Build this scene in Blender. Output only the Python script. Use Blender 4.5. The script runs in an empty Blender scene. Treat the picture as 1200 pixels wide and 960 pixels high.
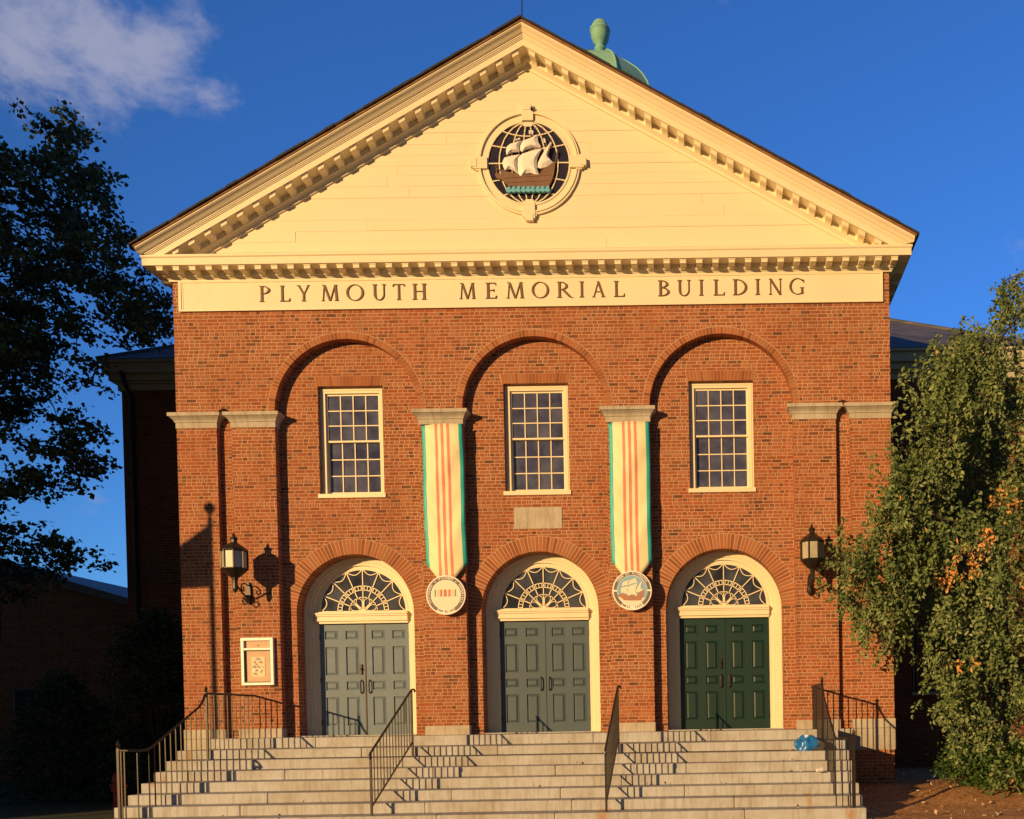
import bpy, bmesh, math, random
from mathutils import Vector, Matrix
S = bpy.context.scene
COL = S.collection
R_ = math.radians
PI = math.pi

# ------------------------------------------------------------------ camera
cd = bpy.data.cameras.new('camera'); cam = bpy.data.objects.new('camera', cd); COL.objects.link(cam)
right = (0.9998525458661167, -0.005126920479319754, -0.016389057674061812)
fwd = (0.0047956621482033454, 0.9997847007604689, -0.020187960517594257)
up = (0.016489031190621308, 0.020106387335829045, 0.999661865351828)
M4 = Matrix(((right[0], up[0], -fwd[0], 3.4452), (right[1], up[1], -fwd[1], -18.0),
             (right[2], up[2], -fwd[2], 0.23258), (0, 0, 0, 1)))
cam.matrix_world = M4
cd.sensor_width = 36; cd.lens = 32.003; cd.shift_x = -0.20263; cd.shift_y = 0.31968
cd.clip_start = 0.1; cd.clip_end = 3000
S.camera = cam

# ------------------------------------------------------------------ light
SUN_AZ = math.atan(0.75)      # from the left of the facade's normal
SUN_EL = R_(10.0)
sd = bpy.data.lights.new('sun', 'SUN'); sun = bpy.data.objects.new('sun', sd); COL.objects.link(sun)
sd.energy = 5.0; sd.angle = R_(0.5); sd.color = (1.0, 0.625, 0.262)
tosun = Vector((-math.sin(SUN_AZ) * math.cos(SUN_EL), -math.cos(SUN_AZ) * math.cos(SUN_EL), math.sin(SUN_EL)))
sun.rotation_euler = tosun.to_track_quat('Z', 'Y').to_euler()
W = bpy.data.worlds.new('World'); S.world = W; W.use_nodes = True
wn, wl = W.node_tree.nodes, W.node_tree.links
wn.clear()
wo = wn.new('ShaderNodeOutputWorld'); bg = wn.new('ShaderNodeBackground'); bg.inputs[1].default_value = 0.085
sky = wn.new('ShaderNodeTexSky'); sky.sky_type = 'NISHITA'; sky.sun_disc = False
sky.sun_elevation = SUN_EL; sky.sun_rotation = math.atan2(tosun.x, tosun.y)
sky.air_density = 1.0; sky.dust_density = 0.3; sky.ozone_density = 3.0; sky.altitude = 0
hs = wn.new('ShaderNodeHueSaturation'); hs.inputs['Saturation'].default_value = 1.0; hs.inputs['Value'].default_value = 1.0
wl.new(sky.outputs[0], hs.inputs['Color'])
tint = wn.new('ShaderNodeMix'); tint.data_type = 'RGBA'; tint.blend_type = 'MULTIPLY'; tint.inputs[0].default_value = 1
tint.inputs[7].default_value = (0.68, 1.38, 2.45, 1)
wl.new(hs.outputs[0], tint.inputs[6])
tcd = wn.new('ShaderNodeTexCoord'); dsun = wn.new('ShaderNodeVectorMath'); dsun.operation = 'DOT_PRODUCT'
dsun.inputs[1].default_value = Vector((tosun.x, tosun.y, 0)).normalized(); wl.new(tcd.outputs['Generated'], dsun.inputs[0])
mrd = wn.new('ShaderNodeMapRange'); mrd.interpolation_type = 'SMOOTHSTEP'; mrd.inputs[1].default_value = -0.45; mrd.inputs[2].default_value = 0.25
wl.new(dsun.outputs['Value'], mrd.inputs[0])
tmix = wn.new('ShaderNodeMix'); tmix.data_type = 'RGBA'; tmix.inputs[6].default_value = (0.68, 1.38, 2.45, 1); tmix.inputs[7].default_value = (0.36, 0.38, 0.40, 1)
wl.new(mrd.outputs[0], tmix.inputs[0]); wl.new(tmix.outputs[2], tint.inputs[7])
# thin clouds, placed by direction in the sky
tc = wn.new('ShaderNodeTexCoord')
nz = wn.new('ShaderNodeTexNoise'); nz.inputs['Scale'].default_value = 11; nz.inputs['Detail'].default_value = 9; nz.inputs['Roughness'].default_value = 0.62
nz.inputs['Distortion'].default_value = 0.25
mp = wn.new('ShaderNodeMapping'); mp.inputs['Scale'].default_value = (1, 1, 1.5); mp.inputs['Location'].default_value = (0.35, 0.1, 0.2)
wl.new(tc.outputs['Generated'], mp.inputs[0]); wl.new(mp.outputs[0], nz.inputs['Vector'])
def wmask(d, r0, r1):
    v = Vector(d).normalized()
    dt = wn.new('ShaderNodeVectorMath'); dt.operation = 'DISTANCE'; dt.inputs[1].default_value = v
    wl.new(tc.outputs['Generated'], dt.inputs[0])
    mr = wn.new('ShaderNodeMapRange'); mr.interpolation_type = 'SMOOTHSTEP'
    mr.inputs[1].default_value = r0; mr.inputs[2].default_value = r1; mr.inputs[3].default_value = 1; mr.inputs[4].default_value = 0
    wl.new(dt.outputs['Value'], mr.inputs[0]); return mr.outputs[0]
def skydir(px, py):
    u, v = (px - 843.15) / 1066.77, -(py - 863.62) / 1066.77
    return tuple(right[i] * u + fwd[i] + up[i] * v for i in range(3))
CLOUDS = [(skydir(185, 62), 0.0, 0.085, 1.0), (skydir(120, 40), 0.0, 0.09, 1.0), (skydir(40, 55), 0.0, 0.12, 0.85), (skydir(110, 110), 0.0, 0.085, 0.8), (skydir(105, 160), 0.0, 0.075, 0.55), (skydir(40, 130), 0.0, 0.12, 0.45), (skydir(235, 98), 0.0, 0.05, 0.75), (skydir(1190, 300), 0.0, 0.05, 0.5), (skydir(110, 600), 0.0, 0.07, 0.55)]
acc = None
for d, r0, r1, w in CLOUDS:
    m = wmask(d, r0, r1)
    mu = wn.new('ShaderNodeMath'); mu.operation = 'MULTIPLY'; mu.inputs[1].default_value = w; wl.new(m, mu.inputs[0])
    if acc is None: acc = mu.outputs[0]
    else:
        mx = wn.new('ShaderNodeMath'); mx.operation = 'MAXIMUM'; wl.new(acc, mx.inputs[0]); wl.new(mu.outputs[0], mx.inputs[1]); acc = mx.outputs[0]
ad = wn.new('ShaderNodeMath'); ad.operation = 'MULTIPLY_ADD'; ad.inputs[1].default_value = 0.66; wl.new(acc, ad.inputs[0])
nc = wn.new('ShaderNodeMath'); nc.operation = 'MULTIPLY_ADD'; nc.inputs[1].default_value = 2.0; nc.inputs[2].default_value = -0.5
wl.new(nz.outputs[0], nc.inputs[0]); wl.new(nc.outputs[0], ad.inputs[2])
rp = wn.new('ShaderNodeMapRange'); rp.interpolation_type = 'SMOOTHSTEP'
rp.inputs[1].default_value = 0.80; rp.inputs[2].default_value = 1.35; rp.inputs[3].default_value = 0; rp.inputs[4].default_value = 0.85
wl.new(ad.outputs[0], rp.inputs[0])
cm = wn.new('ShaderNodeMix'); cm.data_type = 'RGBA'; cm.inputs[7].default_value = (3.9, 4.1, 5.7, 1)
wl.new(rp.outputs[0], cm.inputs[0]); wl.new(tint.outputs[2], cm.inputs[6])
wl.new(cm.outputs[2], bg.inputs[0]); wl.new(bg.outputs[0], wo.inputs[0])
S.view_settings.view_transform = 'Standard'; S.view_settings.look = 'None'; S.view_settings.gamma = 1
S.view_settings.exposure = 0.12
S.render.engine = 'CYCLES'

# ------------------------------------------------------------------ materials
class NT:
    def __init__(s, name):
        s.m = bpy.data.materials.new(name); s.m.use_nodes = True; s.n = s.m.node_tree.nodes; s.l = s.m.node_tree.links
        s.b = s.n['Principled BSDF']
    def new(s, t, **k):
        o = s.n.new(t)
        for a, v in k.items(): setattr(o, a, v)
        return o
    def put(s, sock, v):
        if isinstance(v, bpy.types.NodeSocket): s.l.new(v, sock)
        else: sock.default_value = v
    def math(s, op, a, b=0.0, c=0.0):
        o = s.new('ShaderNodeMath', operation=op)
        for i, v in enumerate((a, b, c)): s.put(o.inputs[i], v)
        return o.outputs[0]
    def coord(s, which='Object'): return s.new('ShaderNodeTexCoord').outputs[which]
    def sep(s, v): o = s.new('ShaderNodeSeparateXYZ'); s.l.new(v, o.inputs[0]); return o.outputs
    def comb(s, x, y, z):
        o = s.new('ShaderNodeCombineXYZ')
        for i, v in enumerate((x, y, z)): s.put(o.inputs[i], v)
        return o.outputs[0]
    def noise(s, v, scale, detail=3, rough=.5, out=0):
        o = s.new('ShaderNodeTexNoise'); s.l.new(v, o.inputs['Vector']); o.inputs['Scale'].default_value = scale
        o.inputs['Detail'].default_value = detail; o.inputs['Roughness'].default_value = rough; return o.outputs[out]
    def white(s, v, out='Value'):
        o = s.new('ShaderNodeTexWhiteNoise', noise_dimensions='3D'); s.l.new(v, o.inputs['Vector']); return o.outputs[out]
    def mapv(s, v, scale): o = s.new('ShaderNodeMapping'); s.l.new(v, o.inputs[0]); o.inputs['Scale'].default_value = scale; return o.outputs[0]
    def ramp(s, f, stops, interp='LINEAR'):
        o = s.new('ShaderNodeValToRGB'); s.put(o.inputs[0], f); cr = o.color_ramp; cr.interpolation = interp
        while len(cr.elements) < len(stops): cr.elements.new(.5)
        for e, (p, c) in zip(cr.elements, stops): e.position = p; e.color = (*c, 1) if len(c) == 3 else c
        return o.outputs[0]
    def mr(s, f, a, b, c=0., d=1.):
        o = s.new('ShaderNodeMapRange'); s.put(o.inputs[0], f)
        for i, v in enumerate((a, b, c, d)): o.inputs[i + 1].default_value = v
        return o.outputs[0]
    def mix(s, f, a, b, blend='MIX'):
        o = s.new('ShaderNodeMix', data_type='RGBA', blend_type=blend); s.put(o.inputs[0], f)
        for i, v in ((6, a), (7, b)):
            if isinstance(v, tuple) and len(v) == 3: v = (*v, 1)
            s.put(o.inputs[i], v)
        return o.outputs[2]
    def bump(s, h, strength=.5, dist=.01, normal=None):
        o = s.new('ShaderNodeBump'); s.l.new(h, o.inputs['Height']); o.inputs['Strength'].default_value = strength; o.inputs['Distance'].default_value = dist
        if normal is not None: s.l.new(normal, o.inputs['Normal'])
        s.l.new(o.outputs[0], s.b.inputs['Normal']); return o.outputs[0]
    def col(s, v): s.put(s.b.inputs['Base Color'], (*v, 1) if isinstance(v, tuple) and len(v) == 3 else v)
    def rough(s, v): s.put(s.b.inputs['Roughness'], v)
    def metal(s, v): s.b.inputs['Metallic'].default_value = v

BR_STOPS = [(0, (0.098, 0.047, 0.028)), (0.06, (0.162, 0.072, 0.035)), (0.12, (0.232, 0.076, 0.032)), (0.35, (0.296, 0.098, 0.036)), (0.55, (0.331, 0.127, 0.052)), (0.75, (0.282, 0.09, 0.035)), (0.9, (0.38, 0.159, 0.077)), (1, (0.254, 0.123, 0.06))]
MORTAR = (.55, .34, .22)
def brick_mat(name, bl=.200, rh=.0675, dark=1.0):
    t = NT(name); c = t.coord(); x, y, z = t.sep(c)[:3]
    wob = t.noise(c, 1.3, 2)
    u = t.math('ADD', x, y); u = t.math('ADD', u, 50.0)
    v = t.math('ADD', z, 3.0)
    v = t.math('ADD', v, t.math('MULTIPLY', wob, .012))
    row = t.math('FLOOR', t.math('DIVIDE', v, rh))
    # every seventh course is headers
    hdr = t.math('LESS_THAN', t.math('MODULO', row, 7.0), 0.5)
    jit = t.math('MULTIPLY', t.white(t.comb(row, 3.0, 1.0)), .30)
    ub = t.math('ADD', t.math('DIVIDE', u, bl), t.math('ADD', t.math('MULTIPLY', t.math('MODULO', row, 2.0), .5), jit))
    ub = t.math('MULTIPLY', ub, t.math('ADD', 1.0, hdr))
    c0 = t.math('FLOOR', ub)
    spl = t.math('LESS_THAN', t.white(t.comb(c0, row, 7.0)), .38)
    ub = t.math('ADD', c0, t.math('MULTIPLY', t.math('SUBTRACT', ub, c0), t.math('ADD', 1.0, spl)))
    hb_ = t.math('FLOOR', t.math('SUBTRACT', ub, c0)); colf = t.math('FLOOR', ub)
    fu = t.math('SUBTRACT', ub, colf); fv = t.math('SUBTRACT', t.math('DIVIDE', v, rh), row)
    ln = t.math('DIVIDE', t.math('DIVIDE', bl, t.math('ADD', 1.0, hdr)), t.math('ADD', 1.0, spl))
    du = t.math('MULTIPLY', t.math('MINIMUM', fu, t.math('SUBTRACT', 1.0, fu)), ln)
    dv = t.math('MULTIPLY', t.math('MINIMUM', fv, t.math('SUBTRACT', 1.0, fv)), rh)
    d = t.math('MINIMUM', du, dv)
    d = t.math('ADD', d, t.math('MULTIPLY', t.math('SUBTRACT', t.noise(c, 60, 2), .5), .004))
    mask = t.mr(d, .0045, .0090)
    cell = t.comb(c0, row, t.math('ADD', 1.0, hb_))
    rnd = t.white(cell)
    base = t.ramp(rnd, BR_STOPS)
    big = t.noise(c, .55, 4, .6)
    base = t.mix(t.mr(big, .35, .68), base, t.mix(1.0, base, (1.18, .92, .85), 'MULTIPLY'))
    base = t.mix(t.mr(t.noise(c, 2.2, 5, .65), .5, .75, 0, .45), base, (.30, .16, .09))
    base = t.mix(t.mr(t.noise(c, 45, 3, .7), .3, .8, 0, .30), base, (.22, .07, .038))
    mort = t.mix(t.mr(t.noise(c, 1.1, 4), .35, .7), MORTAR, (.43, .25, .15))
    mort = t.mix(t.mr(t.noise(c, 30, 2), .5, .8, 0, .5), mort, (.22, .12, .08))
    full = t.mix(mask, mort, base)
    sk = t.noise(t.mapv(c, (2.6, 2.6, .28)), 1.0, 5, .65)
    full = t.mix(t.mr(sk, .50, .72, 0, .45), full, t.mix(1.0, full, (.60, .56, .52), 'MULTIPLY'))
    full = t.mix(t.mr(t.noise(c, .8, 5, .7), .55, .75, 0, .35), full, t.mix(1.0, full, (1.25, 1.15, 1.05), 'MULTIPLY'))
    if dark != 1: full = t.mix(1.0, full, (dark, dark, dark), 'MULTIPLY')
    t.col(full); t.rough(.88); t.b.inputs['Specular IOR Level'].default_value = .25
    h = t.math('ADD', mask, t.math('MULTIPLY', t.noise(c, 70, 3), .25))
    h = t.math('ADD', h, t.math('MULTIPLY', rnd, .35))
    t.bump(h, .6, .006); return t.m
def island_brick(name):
    t = NT(name); g = t.new('ShaderNodeNewGeometry'); c = t.coord()
    base = t.ramp(g.outputs['Random Per Island'], [(0, (.22, .08, .035)), (.2, (.31, .105, .042)), (.5, (.37, .13, .052)), (.8, (.43, .16, .07)), (1, (.33, .15, .075))])
    base = t.mix(t.mr(t.noise(c, 40, 3, .7), .3, .8, 0, .3), base, (.16, .05, .03))
    t.col(base); t.rough(.88); t.b.inputs['Specular IOR Level'].default_value = .25; t.bump(t.noise(c, 70, 3), .4, .004); return t.m
def paint(name, col, rough=.45, dirt=.25, dcol=None, board=False, scale=1.0):
    t = NT(name); c = t.coord()
    dcol = dcol or tuple(v * .72 for v in col)
    a = t.mix(t.mr(t.noise(c, 1.4 * scale, 5, .6), .45, .75, 0, dirt), col, dcol)
    st = t.noise(t.mapv(c, (9, 9, .8)), 1.0, 4, .6)
    a = t.mix(t.mr(st, .55, .8, 0, dirt), a, dcol)
    t.col(a); t.rough(t.mr(t.noise(c, 12, 3), 0, 1, rough - .1, rough + .15))
    t.bump(t.noise(t.mapv(c, (4, 4, 30)) if board else c, 6 if board else 25, 3), .15, .004); return t.m
def simple(name, col, rough=.5, metal=0., bump=0, bs=30, var=.15):
    t = NT(name); c = t.coord()
    t.col(t.mix(t.mr(t.noise(c, 7, 4, .6), .3, .75), col, tuple(v * (1 - var) for v in col))); t.rough(rough); t.metal(metal)
    if bump: t.bump(t.noise(c, bs, 3), bump, .004)
    return t.m
def granite(name, a=(.53, .54, .56), b=(.41, .42, .43), rust=()):
    t = NT(name); c = t.coord(); g = t.new('ShaderNodeNewGeometry')
    base = t.mix(t.noise(c, 90, 3, .7), a, b)
    base = t.mix(t.math('MULTIPLY', g.outputs['Random Per Island'], .35), base, (.44, .43, .42))
    base = t.mix(t.mr(t.noise(c, 260, 2), .62, .74, 0, .55), base, (.12, .11, .10))
    base = t.mix(t.mr(t.noise(c, 1.6, 6, .7), .42, .70, 0, .6), base, (.27, .22, .15))
    base = t.mix(t.mr(t.noise(t.mapv(c, (14, 3, 1.2)), 1.0, 5, .7), .48, .72, 0, .6), base, (.22, .175, .12))
    base = t.mix(t.mr(t.noise(t.mapv(c, (30, 3, 2.5)), 1.0, 5, .7), .55, .75, 0, .4), base, (.20, .16, .115))
    base = t.mix(t.mr(t.noise(t.mapv(c, (10, 1, 2)), 1.2, 5, .7), .58, .8, 0, .5), base, (.18, .14, .10))
    for (rx, rz, rw) in rust:
        x, y, z = t.sep(c)[:3]
        dx = t.math('DIVIDE', t.math('ABSOLUTE', t.math('SUBTRACT', x, rx)), rw)
        dz = t.math('DIVIDE', t.math('ABSOLUTE', t.math('SUBTRACT', z, rz)), .12)
        dd = t.math('ADD', t.math('MAXIMUM', dx, dz), t.math('MULTIPLY', t.noise(c, 22, 5, .7), 1.6))
        base = t.mix(t.mr(dd, .9, 1.9, .75, 0), base, (.36, .17, .04))
    t.col(base); t.rough(.8); t.bump(t.noise(c, 120, 4, .7), .35, .003); return t.m
def leafmat(name, stops, rough=.55, trans=.25):
    t = NT(name); g = t.new('ShaderNodeNewGeometry'); c = t.coord()
    rv = t.math('ADD', t.math('MULTIPLY', g.outputs['Random Per Island'], .65), t.math('MULTIPLY', t.mr(t.noise(c, .9, 3), .3, .7), .35))
    t.col(t.ramp(rv, stops)); t.rough(rough); t.b.inputs['Specular IOR Level'].default_value = .35
    tr = t.new('ShaderNodeBsdfTranslucent'); t.l.new(t.ramp(rv, stops), tr.inputs[0])
    ms = t.new('ShaderNodeMixShader'); ms.inputs[0].default_value = trans
    out = t.n['Material Output']; t.l.new(t.b.outputs[0], ms.inputs[1]); t.l.new(tr.outputs[0], ms.inputs[2]); t.l.new(ms.outputs[0], out.inputs[0])
    return t.m

M = {}
M['brick'] = brick_mat('brick'); M['brick_shade'] = brick_mat('brick_shade', dark=.55); M['ring'] = island_brick('brick_voussoir')  # second brick is the same one darkened, shade put into its colour
M['mortar'] = simple('mortar', (.54, .34, .21), .9, 0, .3)
CR = (.80, .70, .50)
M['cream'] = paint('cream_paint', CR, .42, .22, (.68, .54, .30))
M['cream_board'] = paint('cream_board_paint', (.80, .69, .49), .5, .25, (.74, .62, .43), board=True)
M['cream_frieze'] = paint('cream_frieze_paint', (.80, .69, .50), .5, .45, (.76, .61, .46))
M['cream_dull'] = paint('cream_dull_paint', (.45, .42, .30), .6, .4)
M['stone'] = granite('limestone', (.56, .50, .41), (.47, .41, .33))
M['granite'] = granite('granite', rust=((-5.98, -.28, .07), (-6.0, -.66, .05), (1.66, -1.28, .13), (5.55, -1.3, .10), (4.95, -1.12, .05)))
M['letter'] = simple('letter_brown', (.16, .085, .035), .6)
M['iron'] = simple('wrought_iron', (.030, .022, .018), .42, .3, .3, 40)
M['bronze'] = simple('aged_bronze', (.05, .036, .026), .4, .6)
M['roof'] = simple('shingle_dark', (.035, .03, .03), .85, 0, .8, 25, .4)
M['drip'] = simple('roof_edge_wood', (.30, .14, .055), .8, 0, .4, 20, .5)
def slate():
    t = NT('slate'); c = t.coord(); x, y, z = t.sep(c)[:3]
    row = t.math('FLOOR', t.math('DIVIDE', z, .13)); cl = t.math('FLOOR', t.math('ADD', t.math('DIVIDE', t.math('ADD', x, y), .28), t.math('MULTIPLY', t.math('MODULO', row, 2.0), .5)))
    r = t.white(t.comb(cl, row, 2.0)); fv = t.math('FRACT', t.math('DIVIDE', z, .13))
    t.col(t.mix(r, (.055, .055, .065), (.11, .105, .12))); t.rough(.55)
    t.bump(t.math('ADD', fv, t.math('MULTIPLY', r, .5)), .6, .015); return t.m
M['slate'] = slate()
def copper():
    t = NT('copper_patina'); c = t.coord()
    a = t.mix(t.mr(t.noise(c, 1.2, 5, .65), .35, .7), (.16, .44, .38), (.27, .46, .34))
    a = t.mix(t.mr(t.noise(t.mapv(c, (5, 5, .6)), 1, 4), .55, .8, 0, .5), a, (.14, .30, .24))
    t.col(a); t.rough(.7); t.bump(t.noise(c, 9, 3), .2, .01); return t.m
M['copper'] = copper()
def glassmat(name, a, b, rough=.06, spec=.6):
    t = NT(name); c = t.coord(); g = t.new('ShaderNodeNewGeometry')
    f = t.math('ADD', t.math('MULTIPLY', g.outputs['Random Per Island'], .35), t.math('MULTIPLY', t.mr(t.noise(c, 2.6, 4, .6), .38, .65), .6))
    t.col(t.mix(f, a, b)); t.rough(rough); t.b.inputs['Specular IOR Level'].default_value = spec; t.bump(t.noise(c, 3.5, 2), .06, .03); return t.m
M['glass'] = glassmat('window_glass', (.03, .032, .075), (.12, .125, .20))  # paler blotches in the pane colour imitate reflections
M['glass_fan'] = glassmat('fanlight_glass', (.012, .011, .012), (.085, .095, .125), .10, .5)
M['glass_globe'] = glassmat('globe_glass', (.018, .02, .045), (.05, .035, .04), .08)
M['glass_dark'] = glassmat('dark_glass', (.01, .01, .012), (.03, .03, .035), .1)
def doorpaint(n, c1, c2, rough, dirt):
    t = NT(n); c = t.coord()
    a = t.mix(t.noise(t.mapv(c, (6, 6, .7)), 1, 4, .6), c1, c2)
    a = t.mix(t.mr(t.noise(c, 3, 6, .7), .5, .8, 0, dirt), a, tuple(v * 1.5 + .03 for v in c2))
    t.col(a); t.rough(rough); t.bump(t.noise(t.mapv(c, (20, 20, 2)), 3, 3), .12, .003); return t.m
M['door_grey'] = doorpaint('door_weathered_green', (.115, .17, .225), (.135, .19, .245), .6, .3)
M['door_mid'] = doorpaint('door_faded_green', (.047, .080, .108), (.057, .092, .122), .55, .2)
M['door_green'] = doorpaint('door_dark_green', (.005, .028, .022), (.008, .034, .028), .38, .03)
M['white'] = paint('white_paint', (.90, .88, .84), .4, .1)
M['peach'] = simple('peach_board', (.62, .42, .27), .6)
M['black'] = simple('black_paint', (.012, .012, .014), .4)
M['bark'] = simple('bark', (.055, .04, .028), .9, 0, .8, 20, .4)
M['blue_bag'] = simple('blue_plastic', (.02, .17, .52), .28, 0, .3, 18)
M['grey_cloth'] = simple('grey_cloth', (.07, .065, .07), .8, 0, .3)
M['hydrant'] = simple('hydrant_red', (.42, .035, .025), .6)
M['green_rib'] = simple('banner_green', (.03, .46, .44), .55, 0, 0, 30, .1)
M['yellow_rib'] = simple('banner_yellow', (.86, .77, .47), .6, 0, 0, 30, .05)
M['red_rib'] = simple('banner_red', (.72, .25, .20), .6, 0, 0, 30, .05)
M['rim_grey'] = simple('disc_grey', (.16, .14, .13), .6)
M['disc_cream'] = simple('disc_cream', (.86, .75, .60), .6, 0, 0, 30, .05)
M['disc_white'] = simple('disc_white', (.90, .84, .76), .6, 0, 0, 30, .03)
M['disc_blue'] = simple('disc_blue', (.26, .45, .60), .6, 0, 0, 30, .08)
M['disc_brown'] = simple('disc_brown', (.42, .20, .13), .6)
M['disc_green'] = simple('disc_green', (.20, .34, .20), .6)
M['disc_red'] = simple('disc_red', (.62, .17, .10), .6)
M['sail'] = simple('sail_white', (.82, .78, .74), .5, 0, .15, 12, .06)
M['hull'] = simple('hull_brown', (.20, .105, .06), .6, 0, .5, 14, .35)
M['wave'] = simple('wave_blue', (.14, .48, .66), .5, 0, .3, 20, .3)
M['lampglass'] = simple('frosted_glass', (.46, .41, .30), .35, 0, .1, 8, .3)
M['poster_a'] = simple('poster_violet', (.30, .27, .42), .5, 0, 0, 12, .5)
M['poster_b'] = simple('poster_cream', (.72, .58, .36), .5)
M['grass_mat'] = simple('grass_ground', (.04, .06, .02), .95, 0, .6, 15, .5)
def mulch():
    t = NT('mulch'); c = t.coord()
    v = t.new('ShaderNodeTexVoronoi'); t.l.new(t.mapv(c, (1, 2.2, 1)), v.inputs['Vector']); v.inputs['Scale'].default_value = 22
    a = t.ramp(t.sep(v.outputs['Color'])[0], [(0, (.28, .12, .04)), (.5, (.60, .28, .10)), (.9, (.68, .36, .16)), (1, (.8, .6, .4))])
    t.col(t.mix(t.mr(t.noise(c, 1.5, 4), .4, .7, 0, .4), a, (.16, .07, .03))); t.rough(.95); t.bump(t.math('ADD', v.outputs['Distance'], t.noise(c, 60, 3)), .8, .03); return t.m
M['mulch'] = mulch()
def concrete():
    t = NT('concrete_walk'); c = t.coord(); t.col(t.mix(t.noise(c, 3, 6, .7), (.30, .27, .23), (.40, .36, .30))); t.rough(.9); t.bump(t.noise(c, 60, 4), .3, .004); return t.m
M['concrete'] = concrete()
G1 = [(0, (.035, .065, .022)), (.3, (.09, .14, .045)), (.6, (.17, .23, .08)), (.85, (.29, .34, .14)), (1, (.46, .46, .26))]
M['leaf_right'] = leafmat('leaf_olive', G1, .5, .22)
M['leaf_orange'] = leafmat('leaf_orange', [(0, (.50, .20, .05)), (.5, (.72, .36, .11)), (1, (.80, .50, .22))], .6, .25)
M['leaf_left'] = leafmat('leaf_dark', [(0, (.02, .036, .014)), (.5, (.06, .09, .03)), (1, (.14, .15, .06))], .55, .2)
M['leaf_shrub'] = leafmat('leaf_shrub', [(0, (.03, .06, .012)), (.5, (.07, .15, .03)), (.85, (.13, .22, .05)), (1, (.3, .3, .16))], .5, .25)
M['leaf_bush'] = leafmat('leaf_bush', [(0, (.010, .022, .007)), (.5, (.025, .055, .014)), (1, (.05, .10, .03))], .55, .2)

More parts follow.
